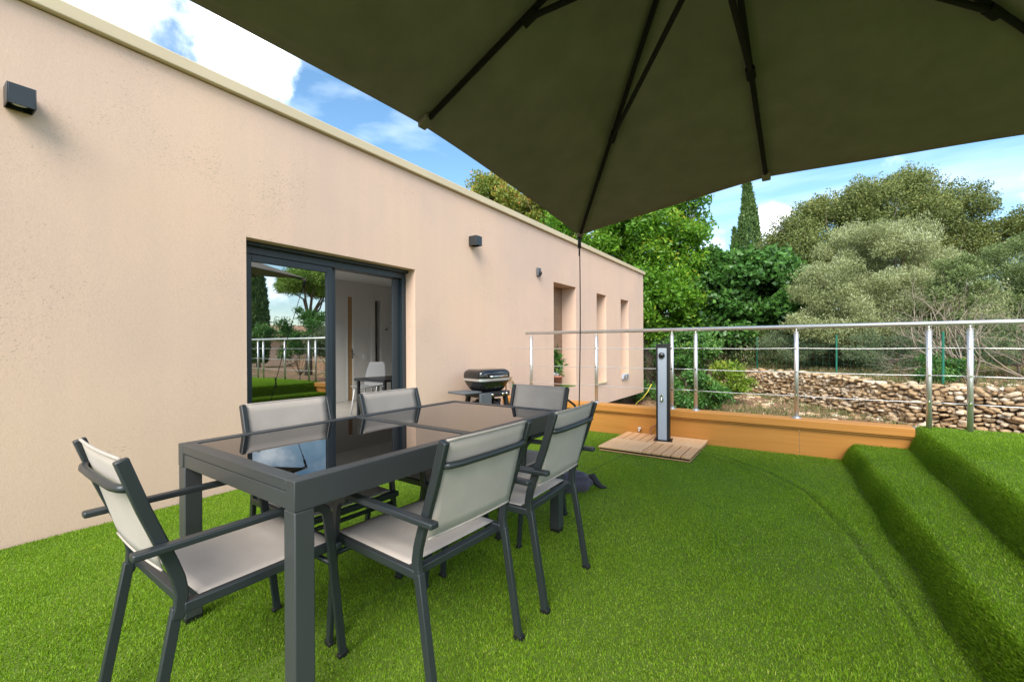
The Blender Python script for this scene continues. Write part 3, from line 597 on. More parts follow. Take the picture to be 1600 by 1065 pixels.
# ================================================================ CHAIRS
def make_chair(loc, rz, label):
    t = thing('garden_chair', label, 'chair', loc, rz, 'dining chairs round the table')
    W = .222
    top = (-.357, .866); knee = [(-.252, .56), (-.236, .51), (-.228, .465), (-.232, .425), (-.240, .395)]
    for s in (-1, 1):
        x0, x1 = (W-.011, W+.011) if s > 0 else (-W-.011, -W+.011)
        bm = BM(); flatbar(bm, [top, (-.31, .72)]+knee, .032, x0, x1); finish('back_post', bm, M['alu'], t, bevel=.004)
        bm = BM(); flatbar(bm, [(-.238, .428), (-.31, .012)], .028, x0-.002 if s > 0 else x0-.002, x1-(.004 if s > 0 else -.002)); lg = finish('leg', bm, M['alu'], t, bevel=.003)
        bm = BM(); flatbar(bm, [(-.308, .02), (-.312, .0)], .038, x0-.004, x1+.004); finish('foot_cap', bm, M['black'], lg, bevel=.003)
        xa_, xb_ = (W+.012, W+.030) if s > 0 else (-W-.030, -W-.012)
        bm = BM(); flatbar(bm, [(.135, .590), (.172, .586), (.196, .568), (.205, .535), (.215, .45), (.262, .012)], [.028, .029, .032, .032, .031, .028], xa_, xb_); lg = finish('leg', bm, M['alu'], t, bevel=.004)
        bm = BM(); flatbar(bm, [(.260, .02), (.264, .0)], .038, xa_-.002, xb_+.002); finish('foot_cap', bm, M['black'], lg, bevel=.003)
        xa_, xb_ = (W+.012, W+.046) if s > 0 else (-W-.046, -W-.012)
        bm = BM(); box(bm, xa_, xb_, -.345, .17, .6045, .625); finish('armrest', bm, M['alu'], t, bevel=.005)
    bm = BM()
    box(bm, -W-.0125, -W+.016, -.225, .232, .406, .436); box(bm, W-.016, W+.0125, -.225, .232, .406, .436); box(bm, -W+.016, W-.016, -.222, -.192, .407, .434); box(bm, -W-.03, W+.03, .232, .258, .408, .434)
    finish('seat_frame', bm, M['alu'], t, bevel=.004)
    bm = BM(); grid(bm, lambda u, v: (-W+.004+(2*W-.008)*u, -.185+.42*v, .4405-.012*math.sin(math.pi*u)**.6*math.sin(math.pi*v)**.5), 12, 12)
    o = finish('seat', bm, M['sling'], t, smooth=True); so = o.modifiers.new('solid', 'SOLIDIFY'); so.thickness = .003
    bm = BM()
    def bk(u, v):
        y = -.268+(-.356+.268)*v; z = .54+(.866-.54)*v; return (-W+.012+(2*W-.024)*u, y-.007*math.sin(math.pi*u), z)
    grid(bm, bk, 12, 8); o = finish('backrest', bm, M['sling'], t, smooth=True); so = o.modifiers.new('solid', 'SOLIDIFY'); so.thickness = .003
    bm = BM(); tube(bm, [bk(i/12, 1)[:2]+(.866,) for i in range(13)], .0045, 8); finish('backrest_hem', bm, M['sling'], o, smooth=True)
    bm = BM(); tube(bm, [bk(i/12, 0)[:2]+(.54,) for i in range(13)], .004, 8); finish('backrest_hem', bm, M['sling'], o, smooth=True)
    bm = BM(); tube(bm, [(-W+.012, -.34, .785), (-W+.03, -.352, .785), (-W+.07, -.360, .785), (0, -.363, .785), (W-.07, -.360, .785), (W-.03, -.352, .785), (W-.012, -.34, .785)], .0115, 12); finish('back_bar', bm, M['alu'], t, smooth=True)
    bm = BM(); tube(bm, [(-W-.02, .215, .37), (W+.02, .215, .37)], .010, 10); finish('stretcher', bm, M['alu'], t, smooth=True)
    return t
ch = make_chair((-1.67, .71, 0), R(-1), 'chair at the near short end of the table, seen from behind on the left')
dup(ch, (-1.245, 1.205, 0), R(87), 'chair nearest the viewer on the open side of the table, back towards us')
dup(ch, (-1.235, 1.83, 0), R(91), 'second chair on the open side, beside the far table leg')
dup(ch, (-1.94, 1.22, 0), R(-93), 'chair between table and house in front of the fixed glass pane')
dup(ch, (-1.87, 1.86, 0), R(-91), 'chair between table and house in front of the open doorway')
dup(ch, (-1.575, 2.32, 0), R(178), 'chair at the far short end of the table near the grill')
# ================================================================ PARASOL
A = Vector((-1.73, 3.70, 2.19)); B = Vector((1.55, 3.75, 2.345)); Cn = Vector((-1.73, -.3, 2.28)); Dn = Vector((1.4, -.3, 2.40))
M1 = Vector((-1.74, 1.68, 2.38)); M2 = Vector((-.21, 3.66, 2.385)); M3 = Vector((1.45, 1.7, 2.42)); M4 = Vector((-.2, -.3, 2.44)); HUB = Vector((-.25, 1.66, 3.02)); RUN = Vector((-.25, 1.66, 2.60))
um = thing('cantilever_parasol', 'large olive grey cantilever parasol shading the table', 'parasol', (2.9, 1.6, .37))
bm = BM(); ringp = [A, M1, Cn, M4, Dn, M3, B, M2]
for i in range(8):
    p, q = ringp[i], ringp[(i+1) % 8]
    n = 26; rows = []
    for a in range(n+1):
        s = a/n; row = []
        for b in range(n+1):
            t_ = b/n; e_ = p.lerp(q, t_); pt = HUB.lerp(e_, s)
            fold = math.sin(math.pi*t_); pt = pt+Vector((0, 0, -.035*fold*s*(1-s)*2.2))
            inw = (HUB-e_); inw.z = 0; pt = pt+inw.normalized()*(.03*fold*s**3)
            pt = pt+Vector((0, 0, (.0035*math.sin(t_*97+i*5+3*s)+.0025*math.sin(t_*41+s*9+i))*fold*s**2*(1-s**5)+.004*math.sin(s*13+t_*7+i*2)*fold*s))
            row.append(pt)
        rows.append(row)
    vs = [[bm.verts.new(v) for v in r_] for r_ in rows]
    for a in range(n):
        for b in range(n): bm.faces.new((vs[a][b], vs[a+1][b], vs[a+1][b+1], vs[a][b+1]))
bmesh.ops.remove_doubles(bm, verts=bm.verts, dist=1e-4)
cv = pl('canopy', bm, M['canopy'], um, smooth=True); so = cv.modifiers.new('solid', 'SOLIDIFY'); so.thickness = .004; so.offset = 1
for i, p in enumerate(ringp):
    d = (p-HUB); ln = d.length; k = d/ln; off = Vector((0, 0, -.022))
    bm = BM(); a = HUB+off; b = HUB+d*(1-.05/ln)+off
    tube(bm, [a, b], .0145, 8); rb = pl('rib', bm, M['ribpaint'], um)
    j = HUB+d*(.53 if i % 2 == 0 else .52)+off+Vector((0, 0, -.018))
    bm = BM(); tube(bm, [RUN, j], .0135, 8); st = finish('strut', bm, M['ribpaint'], rb)
    bm = BM(); tube(bm, [j-k*.035, j+k*.035], .024, 10); finish('rib_joint', bm, M['ribpaint'], rb)
    # fabric end pocket
    bm = BM(); side = k.cross(Vector((0, 0, 1))).normalized(); e0 = HUB+d*(1-.012/ln)+Vector((0, 0, -.012)); e1_ = e0-k*.075
    box(bm, -.028, .028, 0, .075, -.026, .006, Matrix(((side.x, -k.x, 0, e0.x), (side.y, -k.y, 0, e0.y), (side.z, -k.z, 1, e0.z), (0, 0, 0, 1))))
    finish('end_pocket', bm, M['canopy'], rb, bevel=.006)
bm = BM(); lathe(bm, [(.05, 2.93), (.07, 2.95), (.07, 3.02), (.02, 3.05)], HUB.x, HUB.y, 0, 20); lathe(bm, [(.02, 2.55), (.065, 2.56), (.065, 2.63), (.02, 2.64)], RUN.x, RUN.y, 0, 20); tube(bm, [RUN-Vector((0, 0, .1)), HUB], .02, 10); pl('hub', bm, M['black'], um)
bm = BM(); tube(bm, [(2.9, 1.6, .42), (2.9, 1.6, 2.75)], .045, 16); pl('mast', bm, M['alu'], um)
bm = BM(); tube(bm, [(2.9, 1.6, 2.45), (2.2, 1.62, 3.0), (1.2, 1.64, 3.3), (-.25, 1.66, 3.28)], .035, 14); tube(bm, [(-.25, 1.66, 3.28), (-.25, 1.66, 3.05)], .02, 10); pl('arm', bm, M['alu'], um)
bm = BM(); box(bm, 2.4, 3.4, 1.1, 2.1, .375, .43); pl('base_plate', bm, M['black'], um, bevel=.01)
# tie down rope with its weight bag
rp = thing('tie_down_rope', 'thin black guy rope hanging from the parasol corner', 'rope', (-1.5, 3.2, 0))
bm = BM(); P0 = Vector((-1.715, 3.675, 2.165)); P1 = Vector((-1.52, 3.20, .16))
tube(bm, [P0.lerp(P1, k/14)+Vector((.02*math.sin(math.pi*k/14), -.01*math.sin(math.pi*k/14), 0)) for k in range(15)], .0048, 7); pl('cord', bm, M['rope'], rp, smooth=True)
bm = BM(); tube(bm, [P0, P0.lerp(P1, .05)], [.014, .018], 8); tube(bm, [P0.lerp(P1, .05), P0.lerp(P1, .09)], .008, 8); 
Q = P0.lerp(P1, .775); tube(bm, [Q+Vector((-.075, -.05, .09)), Q+Vector((-.03, -.02, .05)), Q, Q+Vector((-.005, 0, -.06))], .009, 8); pl('cord_toggle', bm, M['rope'], rp, smooth=True)
bg_ = thing('weight_bag', 'dark slumped fabric weight bag on the turf behind the table', 'bag', (-1.52, 3.12, 0), R(50))
bm = BM(); bmesh.ops.create_icosphere(bm, subdivisions=4, radius=1)
for v in bm.verts:
    p = v.co; nn_ = .08*math.sin(p.x*7+2*p.y)+.06*math.sin(p.y*11+p.z*5); p *= 1+nn_; p.x *= .17; p.y *= .10; p.z = max(p.z, -.72)*.085+.062
finish('bag_body', bm, M['darkbag'], bg_, smooth=True)
bm = BM(); tube(bm, [(.12, 0, .09), (.16, -.02, .10), (.19, -.03, .05), (.22, -.05, .022), (.26, -.07, .014)], [.02, .03, .028, .02, .006], 8); finish('strap', bm, M['rope'], bg_, smooth=True)
# ================================================================ GRILL
gr = thing('gas_grill', 'black portable barbecue with folding side shelf against the house wall', 'barbecue', (-3.44, 4.50, 0), R(78))
# local: x along the grill's width, -y its front
def rbox(bm, w_, d_, z0_, z1_, t0=1., t1=1., ex=3.2, n=28, m=7):
    rings = []
    for i in range(m+1):
        s = i/m; z = z0_+(z1_-z0_)*s; f = t0+(t1-t0)*s
        if callable(ex): f = ex(s)
        rings.append([bm.verts.new((math.copysign(abs(math.cos(a))**.3, math.cos(a))*w_*f, math.copysign(abs(math.sin(a))**.3, math.sin(a))*d_*f, z)) for a in [2*math.pi*k/n for k in range(n)]])
    for i in range(m):
        for k in range(n): bm.faces.new((rings[i][k], rings[i][(k+1) % n], rings[i+1][(k+1) % n], rings[i+1][k]))
    bm.faces.new(rings[0][::-1]); bm.faces.new(rings[-1])
GZ0 = .70
bm = BM(); rbox(bm, .27, .20, GZ0+.041, GZ0+.155, ex=lambda s: 1.0-.22*s**5); finish('lid', bm, M['enamel'], gr, smooth=True)
bm = BM(); rbox(bm, .274, .204, GZ0+.010, GZ0+.040); finish('rim', bm, M['steel'], gr, smooth=False)
bm = BM(); rbox(bm, .265, .195, GZ0-.13, GZ0+.009, ex=lambda s: .62+.38*s**.6); finish('cook_box', bm, M['enamel'], gr, smooth=True)
bm = BM(); tube(bm, [(-.14, -.205, GZ0+.07), (-.14, -.25, GZ0+.07), (.14, -.25, GZ0+.07), (.14, -.205, GZ0+.07)], .011, 10); finish('lid_handle', bm, M['chrome'], gr, smooth=True)
bm = BM(); box(bm, -.24, .24, -.19, .17, GZ0-.20, GZ0-.131); finish('control_panel', bm, M['black'], gr, bevel=.01)
for xx in (-.08, .1, .17):
    bm = BM(); lathe(bm, [(.020, 0), (.018, .02), (.01, .022)], seg=14); o = finish('knob', bm, M['chrome'], gr, smooth=True); o.rotation_euler = (R(90), 0, 0); o.location = (xx, -.192, GZ0-.165)
for sx in (-1, 1):
    for sy in (-1, 1):
        bm = BM(); p, q = Vector((sx*.2, sy*.13, GZ0-.18)), Vector((sx*.27, sy*.19, 0)); tube(bm, [p, q], [.035, .028], 8); finish('leg', bm, M['black'], gr)
bm = BM(); box(bm, -.23, .23, -.02, .02, .40, .45); box(bm, -.02, .02, -.15, .15, .40, .45); finish('cross_brace', bm, M['black'], gr)
bm = BM(); box(bm, -.54, -.24, -.19, .13, GZ0-.135, GZ0-.11); finish('side_shelf', bm, M['grey'], gr, bevel=.01)
bm = BM(); box(bm, -.30, -.12, -.235, -.2, .3, GZ0-.136); finish('drip_shield', bm, M['grey'], gr, bevel=.006)
bm = BM(); tube(bm, [(.27, .0, GZ0-.02), (.33, .0, GZ0-.02), (.345, 0, GZ0-.05), (.345, 0, .02)], .008, 8); box(bm, .27, .345, -.02, .02, GZ0-.05, GZ0-.005); finish('gas_hose', bm, M['black'], gr)
bm = BM(); rbox(bm, .16, .14, .03, .46, ex=lambda s: 1-.5*abs(s-.5)**4*8); finish('gas_bottle', bm, M['black'], gr, smooth=True)
# ================================================================ ROOM FURNITURE
def room_chair(loc, rz, label):
    t = thing('shell_chair', label, 'chair', loc, rz, 'white chairs inside the room')
    bm = BM()
    def sh_(u, v):
        x = (u-.5)*.44*(1-.15*v*v); a = v
        if a < .5: return (x, -.2+.4*(1-a*2)-.0, .45+.03*abs(u-.5)*2)
        s = (a-.5)*2; return (x*(1-.25*s**4), -.2-.08*s, .46+.42*s+.0*u)
    grid(bm, sh_, 10, 20); o = finish('seat_shell', bm, M['roomdimmed'], t, smooth=True); so = o.modifiers.new('s', 'SOLIDIFY'); so.thickness = .012
    for sx in (-1, 1):
        for sy in (-1, 1):
            bm = BM(); tube(bm, [(sx*.17, sy*.15, .45), (sx*.21, sy*.2, 0)], .014, 8); finish('leg', bm, M['whiteplastic'], t, smooth=True)
    return t
rc = room_chair((-6.2, 4.75, 0), R(200), 'white shell chair just inside the open doorway')
dup(rc, (-6.9, 5.75, 0), R(160), 'white shell chair further back in the room near the partition')
t = thing('indoor_table', 'small black table inside the room', 'table', (-5.6, 4.75, 0))
bm = BM(); box(bm, -.45, .3, -.4, .4, .60, .64); finish('table_top', bm, M['black'], t, bevel=.005)
for sx in (-.4, .25):
    for sy in (-.35, .35): bm = BM(); box(bm, sx-.02, sx+.02, sy-.02, sy+.02, 0, .6); finish('leg', bm, M['black'], t)
t = thing('pendant_lamp', 'clear glass pendant lamp hanging inside the doorway', 'lamp', (-5.45, 4.78, 1.7))
bm = BM(); lathe(bm, [(.03, .30), (.08, .27), (.11, .18), (.10, .08), (.05, .0)], seg=20); finish('glass_shade', bm, M['bulb'], t, smooth=True)
bm = BM(); tube(bm, [(0, 0, .30), (0, 0, .85)], .004, 6); tube(bm, [(0, 0, .2), (0, 0, .3)], .02, 8); finish('lamp_cord', bm, M['black'], t)
t = thing('wall_hook_pair', 'two small hooks on the far white room wall', 'wall hooks', (-8, 6.7, 1.55))
bm = BM()
for yy, zz in ((-.1, 0), (.07, .17)): tube(bm, [(.0, yy, zz), (.06, yy, zz-.02), (.06, yy, zz+.04)], .012, 8)
finish('hook', bm, M['black'], t)
t = thing('recessed_spotlight', 'round unlit spotlight set in the room ceiling', 'ceiling light', (-7.2, 5.45, 2.55))
bm = BM(); lathe(bm, [(.05, -.012), (.05, 0.0)], seg=20); finish('trim_ring', bm, M['whiteplastic'], t)
# ================================================================ DRY STONE WALL
def stones():
    seg = []; pts = WP[1:-1]
    V = []; Fs = []; base = BM(); bmesh.ops.create_icosphere(base, subdivisions=2, radius=1); base.verts.ensure_lookup_table()
    bv = np.array([v.co[:] for v in base.verts]); bf = np.array([[v.index for v in f.verts] for f in base.faces]); base.free()
    bvc = np.sign(bv)*np.abs(bv)**.62
    off = 0; rn = []
    for a, b in zip(pts[:-1], pts[1:]):
        d = b-a; Ls = np.hypot(*d); d = d/Ls; nrm = np.array([d[1], -d[0]])
        if a[0] < -9 or b[0] > 15: continue
        far = min(1., np.hypot(*((a+b)/2))/14)
        nrow = 12
        for r_ in range(nrow):
            s = rng.uniform(-.1, .1)
            while s < Ls:
                wd = rng.choice([rng.uniform(.05, .11), rng.uniform(.10, .19), rng.uniform(.12, .25)])*(1.1 if r_ < 3 else 1); hgt = min(rng.uniform(.05, .10), wd*.85)
                xx, yy = a+d*(s+wd/2); zl = float(gz(xx+nrm[0]*.35, yy+nrm[1]*.35)); zh = float(gz(xx-nrm[0]*.4, yy-nrm[1]*.4))+.05+.05*math.sin((s+a[0])*2.1)
                z = zl+.02+(zh-zl)*(r_+.5)/nrow+rng.normal()*.02
                q = bvc*[wd/2*1.04, rng.uniform(.10, .16), hgt/2*1.12]
                q = q*(1+.2*rng.normal(size=3)*np.sin(bv*rng.uniform(1.5, 4)+rng.uniform(0, 6)))+0; q = q*rng.uniform(.76, 1.1, (len(bv), 1))
                an = rng.normal()*.28; ca, sa = math.cos(an), math.sin(an); q = np.stack([q[:, 0]*ca-q[:, 2]*sa, q[:, 1], q[:, 0]*sa+q[:, 2]*ca], -1)
                o2 = .10+rng.normal()*.022+.05*(1-r_/nrow)
                px = xx+nrm[0]*o2; py = yy+nrm[1]*o2
                V.append(np.stack([px+q[:, 0]*d[0]+q[:, 1]*nrm[0], py+q[:, 0]*d[1]+q[:, 1]*nrm[1], z+q[:, 2]], -1)); Fs.append(bf+off); off += len(bv)
                rn.append(np.full(len(bf), rng.uniform()))
                s += wd*.97
        for k in range(int(Ls*75)):
            s = rng.uniform(0, Ls); xx, yy = a+d*s; zl = float(gz(xx+nrm[0]*.35, yy+nrm[1]*.35)); zh = float(gz(xx-nrm[0]*.4, yy-nrm[1]*.4)); sc = rng.uniform(.018, .045)
            q = bvc*[sc*1.4, sc, sc*.8]*(1+.2*rng.normal(size=3)); o2 = .13+rng.normal()*.03; V.append(q+[xx+nrm[0]*o2, yy+nrm[1]*o2, rng.uniform(zl, zh+.03)]); Fs.append(bf+off); off += len(bv); rn.append(np.full(len(bf), rng.uniform()))
    # fallen and loose stones in front and on top
    for k in range(420):
        i = rng.integers(1, len(pts)-3); tt = rng.uniform(); a, b = pts[i], pts[i+1]; d = (b-a)/np.hypot(*(b-a)); nrm = np.array([d[1], -d[0]])
        o2 = rng.choice([rng.exponential(.6)+.25, -rng.exponential(.4)-.1]); p = a+(b-a)*tt+nrm*o2; sc = rng.uniform(.02, .09)
        q = bv*[sc*1.3, sc, sc*.6]*(1+.15*rng.normal(size=3)); V.append(q+[p[0], p[1], float(gz(p[0], p[1]))+sc*.3]); Fs.append(bf+off); off += len(bv); rn.append(np.full(len(bf), rng.uniform()))
    m = leafmat('limestone', [(0, (.33, .22, .12)), (.35, (.45, .33, .20)), (.7, (.55, .43, .29)), (1, (.68, .60, .48))], 0, .9, .15)
    t = m.node_tree; tc = nd(t, 'ShaderNodeTexCoord'); n = nd(t, 'ShaderNodeTexNoise'); n.inputs['Scale'].default_value = 16; n.inputs['Detail'].default_value = 8; n.inputs['Roughness'].default_value = .7; t.links.new(tc.outputs['Object'], n.inputs['Vector'])
    b = nd(t, 'ShaderNodeBump'); b.inputs['Strength'].default_value = .8; b.inputs['Distance'].default_value = .02; t.links.new(n.outputs[0], b.inputs['Height'])
    p = t.nodes['Principled BSDF']; t.links.new(b.outputs[0], p.inputs['Normal'])
    src = p.inputs['Base Color'].links[0].from_socket; c2 = ramp(t, n.outputs[0], [(.33, (.62, .55, .48)), (.6, (1.12, 1.1, 1.08))])
    mu = nd(t, 'ShaderNodeMix', data_type='RGBA', blend_type='MULTIPLY'); mu.inputs[0].default_value = 1; t.links.new(src, mu.inputs[6]); t.links.new(c2, mu.inputs[7]); t.links.new(mu.outputs[2], p.inputs['Base Color'])
    o = npmesh('dry_stone_wall', np.concatenate(V), np.concatenate(Fs), m, np.concatenate(rn))
    tag(o, 'long low dry stone wall of pale rough limestone in the garden', 'stone wall')
stones()
# ================================================================ VEGETATION
def camp(x, y, d):   # a point seen at photo pixel x,y and depth d, used once to lay out the garden in metres
    r_ = F+CR*((x-800)/670)-CU*((y-542.4)/670); return np.array([0, 0, 1.155])+np.array(r_)*d
ROT = np.array([[CR.x, CR.y, 0], [-CR.y, CR.x, 0], [0, 0, 1.]])      # across / along / up
def clumps(center, radii, n, shell=.72, zmin=None, seed=0):
    g = np.random.default_rng(seed); out = []
    while len(out) < n:
        d = g.normal(size=3); d /= np.linalg.norm(d); rr = shell+(1-shell)*g.uniform() if g.uniform() < .75 else g.uniform(.3, shell)
        p = (d*rr*np.array(radii))@ROT+np.array(center)
        if zmin is not None and p[2] < zmin: continue
        out.append(p)
    return np.array(out)
def tree(name, label, cat, base, cl, crad, nleaf, lsize, lm, aspect=.5, up=.3, trunk=.16, bark='bark', fork=.35, seed=1, limbs=14, flat=1., group=None, crownname='crown'):
    g = np.random.default_rng(seed); base = np.array(base, float)
    t = thing(name, label, cat, tuple(base), 0, group)
    n = len(cl); sizes = crad*g.uniform(.6, 1.35, n); wts = sizes**2; wts /= wts.sum(); cnt = g.multinomial(nleaf, wts)
    P = []; Rn = []
    for c_, s_, k_ in zip(cl, sizes, cnt):
        d = g.normal(size=(k_, 3)); d /= np.linalg.norm(d, axis=1)[:, None]; rr = s_*(g.uniform(0, 1, k_)**.45)
        lump = 1+.28*np.sin(d[:, 0]*5+c_[0]*3)*np.cos(d[:, 2]*4+c_[1]*2); q = d*(rr*lump)[:, None]*[1, 1, .8*flat]
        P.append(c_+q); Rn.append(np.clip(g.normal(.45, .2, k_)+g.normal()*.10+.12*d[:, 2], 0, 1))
    P = np.concatenate(P)-base; Rn = np.concatenate(Rn)
    leaves(P, lsize, lm, crownname, t, aspect, up, Rn)
    cen = cl.mean(0)-base; top = cl[:, 2].max()-base[2]
    bm = BM(); fk = Vector((cen[0]*.25, cen[1]*.25, max(.3, cen[2]*fork)))
    tube(bm, [(0, 0, -.2), fk*.5+Vector((.03, .02, 0)), fk], [trunk*1.25, trunk, trunk*.8], 9)
    order = g.permutation(n)[:limbs]
    for i in order:
        e_ = Vector(cl[i]-base); mid = fk.lerp(e_, .5)+Vector(g.normal(size=3)*.12*(e_-fk).length*.5)
        tube(bm, [fk, mid, e_], [trunk*.5, trunk*.26, trunk*.07], 6)
        for k_ in range(3):
            e2 = e_+Vector(g.normal(size=3)*crad*.8); tube(bm, [mid.lerp(e_, .5), e2], [trunk*.12, trunk*.03], 4)
    finish('trunk', bm, M[bark], t, smooth=True)
    return t
def gb(p): return (p[0], p[1], float(gz(p[0], p[1])))
# walnut-like tree beyond the house corner
c = camp(1010, 390, 17.5); cl = np.concatenate([clumps(c, (2.3, 1.8, 2.6), 90, seed=3), clumps(camp(1015, 480, 17), (1.9, 1.4, 1.3), 40, seed=39), clumps(camp(1062, 310, 17), (.7, .9, 1.3), 16, seed=4), clumps(camp(905, 372, 17.5), (1.6, 1.3, .9), 16, seed=40)])
tree('walnut_tree', 'bright yellow green broadleaf tree beyond the far corner of the house', 'tree', gb(camp(1015, 540, 17.5)), cl, .6, 66000, .17, LM['walnut'], .42, .0, .18, seed=5, group='garden trees')
c = camp(835, 330, 26); cl = np.concatenate([clumps(c, (3.6, 2.5, 1.5), 46, seed=6), clumps(camp(765, 300, 26), (1.0, 1.5, .9), 14, seed=7), clumps(camp(900, 380, 25), (1.8, 2.0, 1.4), 16, seed=71)])
tree('autumn_tree', 'tree with reddening leaves rising behind the house roof', 'tree', gb(camp(835, 545, 26)), cl, .75, 36000, .2, LM['autumn'], .45, .0, .22, seed=8, group='garden trees')
cl = np.concatenate([clumps(camp(1160, 470, 17.2), (2.8, 1.9, 1.9), 120, seed=9, zmin=.4), clumps(camp(1120, 420, 17.5), (.9, .9, .7), 12, seed=10), clumps(camp(1205, 425, 17.5), (1.1, .9, .6), 12, seed=11)])
tree('fig_tree', 'broad dark green fig with big glossy leaves behind the railing', 'tree', gb(camp(1165, 560, 17.5)), cl, .5, 46000, .18, LM['fig'], .8, -.1, .12, seed=12, group='garden trees', fork=.2)
cl = np.concatenate([clumps(camp(1380, 455, 14.2), (2.6, 1.7, 2.1), 150, seed=13, zmin=.4), clumps(camp(1370, 375, 14.3), (1.5, 1.1, .5), 24, seed=14), clumps(camp(1330, 500, 13.6), (2.0, .9, .8), 40, seed=141), clumps(camp(1470, 470, 13.6), (1.6, .9, 1.2), 40, seed=142)])
tree('olive_tree', 'rounded silvery grey green olive tree in front of the oak', 'tree', gb(camp(1390, 560, 14.2)), cl, .42, 230000, .085, LM['olive'], .2, 1.2, .14, seed=15, group='garden trees', fork=.25)
cl = np.concatenate([clumps(camp(1330, 380, 28), (5.0, 4, 3.6), 120, seed=16), clumps(camp(1500, 362, 29), (3.2, 3, 3.0), 70, seed=17), clumps(camp(1400, 325, 28.5), (4.4, 3, 1.6), 46, seed=18), clumps(camp(1250, 400, 27.5), (2.0, 2, 2.4), 20, seed=181)])
tree('oak_tree', 'huge dark holm oak towering behind the olive tree', 'tree', gb(camp(1390, 545, 28)), cl, 1.0, 250000, .135, LM['oak'], .5, .1, .4, seed=19, group='garden trees', limbs=30, fork=.3)
cl = clumps(camp(1620, 445, 15.5), (2.3, 1.6, 2.1), 80, seed=20, zmin=.5)
tree('ash_tree', 'feathery grey green young tree cut off by the right picture edge', 'tree', gb(camp(1640, 560, 15.5)), cl, .45, 60000, .10, LM['feather'], .25, .2, .1, seed=21, group='garden trees')
def cypress(p, h, w_, label, seed, twin=False):
    g = np.random.default_rng(seed); base = np.array(gb(p)); t = thing('cypress_tree', label, 'tree', tuple(base), 0, 'cypress trees')
    def cone(n, h_, w0, ox):
        z = h_*g.uniform(0, 1, n)**.8; rr = w0*np.clip(1.02-(z/h_)**2.2, 0, 1)*(.7+.3*np.sin(np.clip(z/h_*6, 0, 1.57)))*g.uniform(.75, 1.05, n)**.7; a = g.uniform(0, 2*np.pi, n)
        lump = 1+.12*np.sin(a*5+z*2)*np.sin(z*3.1+a*2); return np.stack([ox*CR.x+rr*lump*np.cos(a), ox*CR.y+rr*lump*np.sin(a), .3+z], -1)
    P = [cone(22000, h, w_, 0)]
    if twin: P.append(cone(4000, h*.72, w_*.5, -w_*.85)); P.append(cone(3000, h*.985, w_*.3, -w_*.28))
    leaves(np.concatenate(P), .26, LM['cypress'], 'crown', t, .35, 2.2)
    bm = BM(); tube(bm, [(0, 0, -.2), (0, 0, h*.6)], [.2, .05], 8); finish('trunk', bm, M['bark'], t)
    return t
cypress(camp(1170, 545, 36), 13.9, 1.4, 'tall pointed dark cypress standing between fig and oak', 22, True)
# background wood
cl = []
for k, xx in enumerate(range(880, 2300, 46)):
    cl.append(clumps(camp(xx, 520-25*math.sin(k*1.7), 44+6*math.sin(k)), (3.2, 3, 3.2+1.5*math.sin(k*2.3)), 14, seed=100+k, zmin=.5))
cl = np.concatenate(cl); g = np.random.default_rng(55); d = g.normal(size=(40000, 3)); ii = g.integers(0, len(cl), 40000)
P = cl[ii]+d*.55; o = leaves(P, .34, LM['oak'], 'woodland', None, .6, .1)
stuff(o, 'dense far belt of dark green trees closing the garden', 'woodland')
g = np.random.default_rng(88); P = []
for xx in np.arange(960, 1900, 14):
    for k in range(3):
        d_ = g.uniform(1.2, 5.5); c_ = camp(xx+g.normal()*8, 545, 12 + (1500-min(xx, 1500))/120 + d_); hh = g.uniform(.5, 1.5)+d_*.15; m_ = int(520*hh)
        P.append(np.stack([c_[0]+g.normal(size=m_)*.38, c_[1]+g.normal(size=m_)*.38, float(gz(c_[0], c_[1]))+hh*g.uniform(0, 1, m_)**.8], -1))
o = leaves(np.concatenate(P), .11, leafmat('undergrowth_leaf', [(0, (.06, .11, .02)), (.45, (.14, .22, .05)), (.75, (.19, .24, .09)), (.88, (.28, .22, .13)), (1, (.36, .27, .17))], .2, .6), 'undergrowth', None, .28, 1.0)
stuff(o, 'thick tangled undergrowth behind the wire fence', 'undergrowth')
# shrubs
def shrub(name, label, c_, radii, n, nl, ls, lm, asp=.35, up=.6, seed=1, crad=.25, trunk=.03, zmin=None, grp='garden shrubs'):
    base = gb(c_); cl = clumps((c_[0], c_[1], c_[2]), radii, n, seed=seed, zmin=base[2]+.05)
    return tree(name, label, 'shrub', base, cl, crad, nl, ls, lm, asp, up, trunk, seed=seed, limbs=10, fork=.15, group=grp, crownname='foliage')
shrub('rosemary_shrub', 'grey green rosemary mound left of the middle green fence post', camp(1245, 545, 14.0), (1.1, .7, .55), 30, 11000, .08, LM['rosemary'], .16, 1.2, 31)
shrub('rosemary_shrub', 'low grey green rosemary mound between the two right hand fence posts', camp(1385, 550, 11.8), (1.25, .6, .55), 30, 11000, .075, LM['rosemary'], .16, 1.2, 32)
shrub('dry_shrub', 'tangled brownish shrub behind the stone wall at the middle post', camp(1305, 545, 14.5), (.9, .6, .6), 20, 5000, .08, LM['rosemary'], .2, 1.0, 33)
shrub('broadleaf_shrub', 'bright green shrub at the foot of the right fence post', camp(1470, 580, 9.6), (.45, .4, .32), 14, 3000, .07, LM['bush'], .45, .4, 34, .16)
shrub('broadleaf_shrub', 'tall feathery green shrub showing through the bare branches', camp(1495, 470, 11.5), (.8, .7, 1.3), 30, 9000, .08, LM['feather'], .3, .6, 35, .22)
shrub('garden_shrub', 'dark green bush in front of the stone wall beside the twin posts', camp(1085, 612, 11.2), (.75, .6, .50), 30, 9000, .09, LM['bush'], .4, .4, 36, .22)
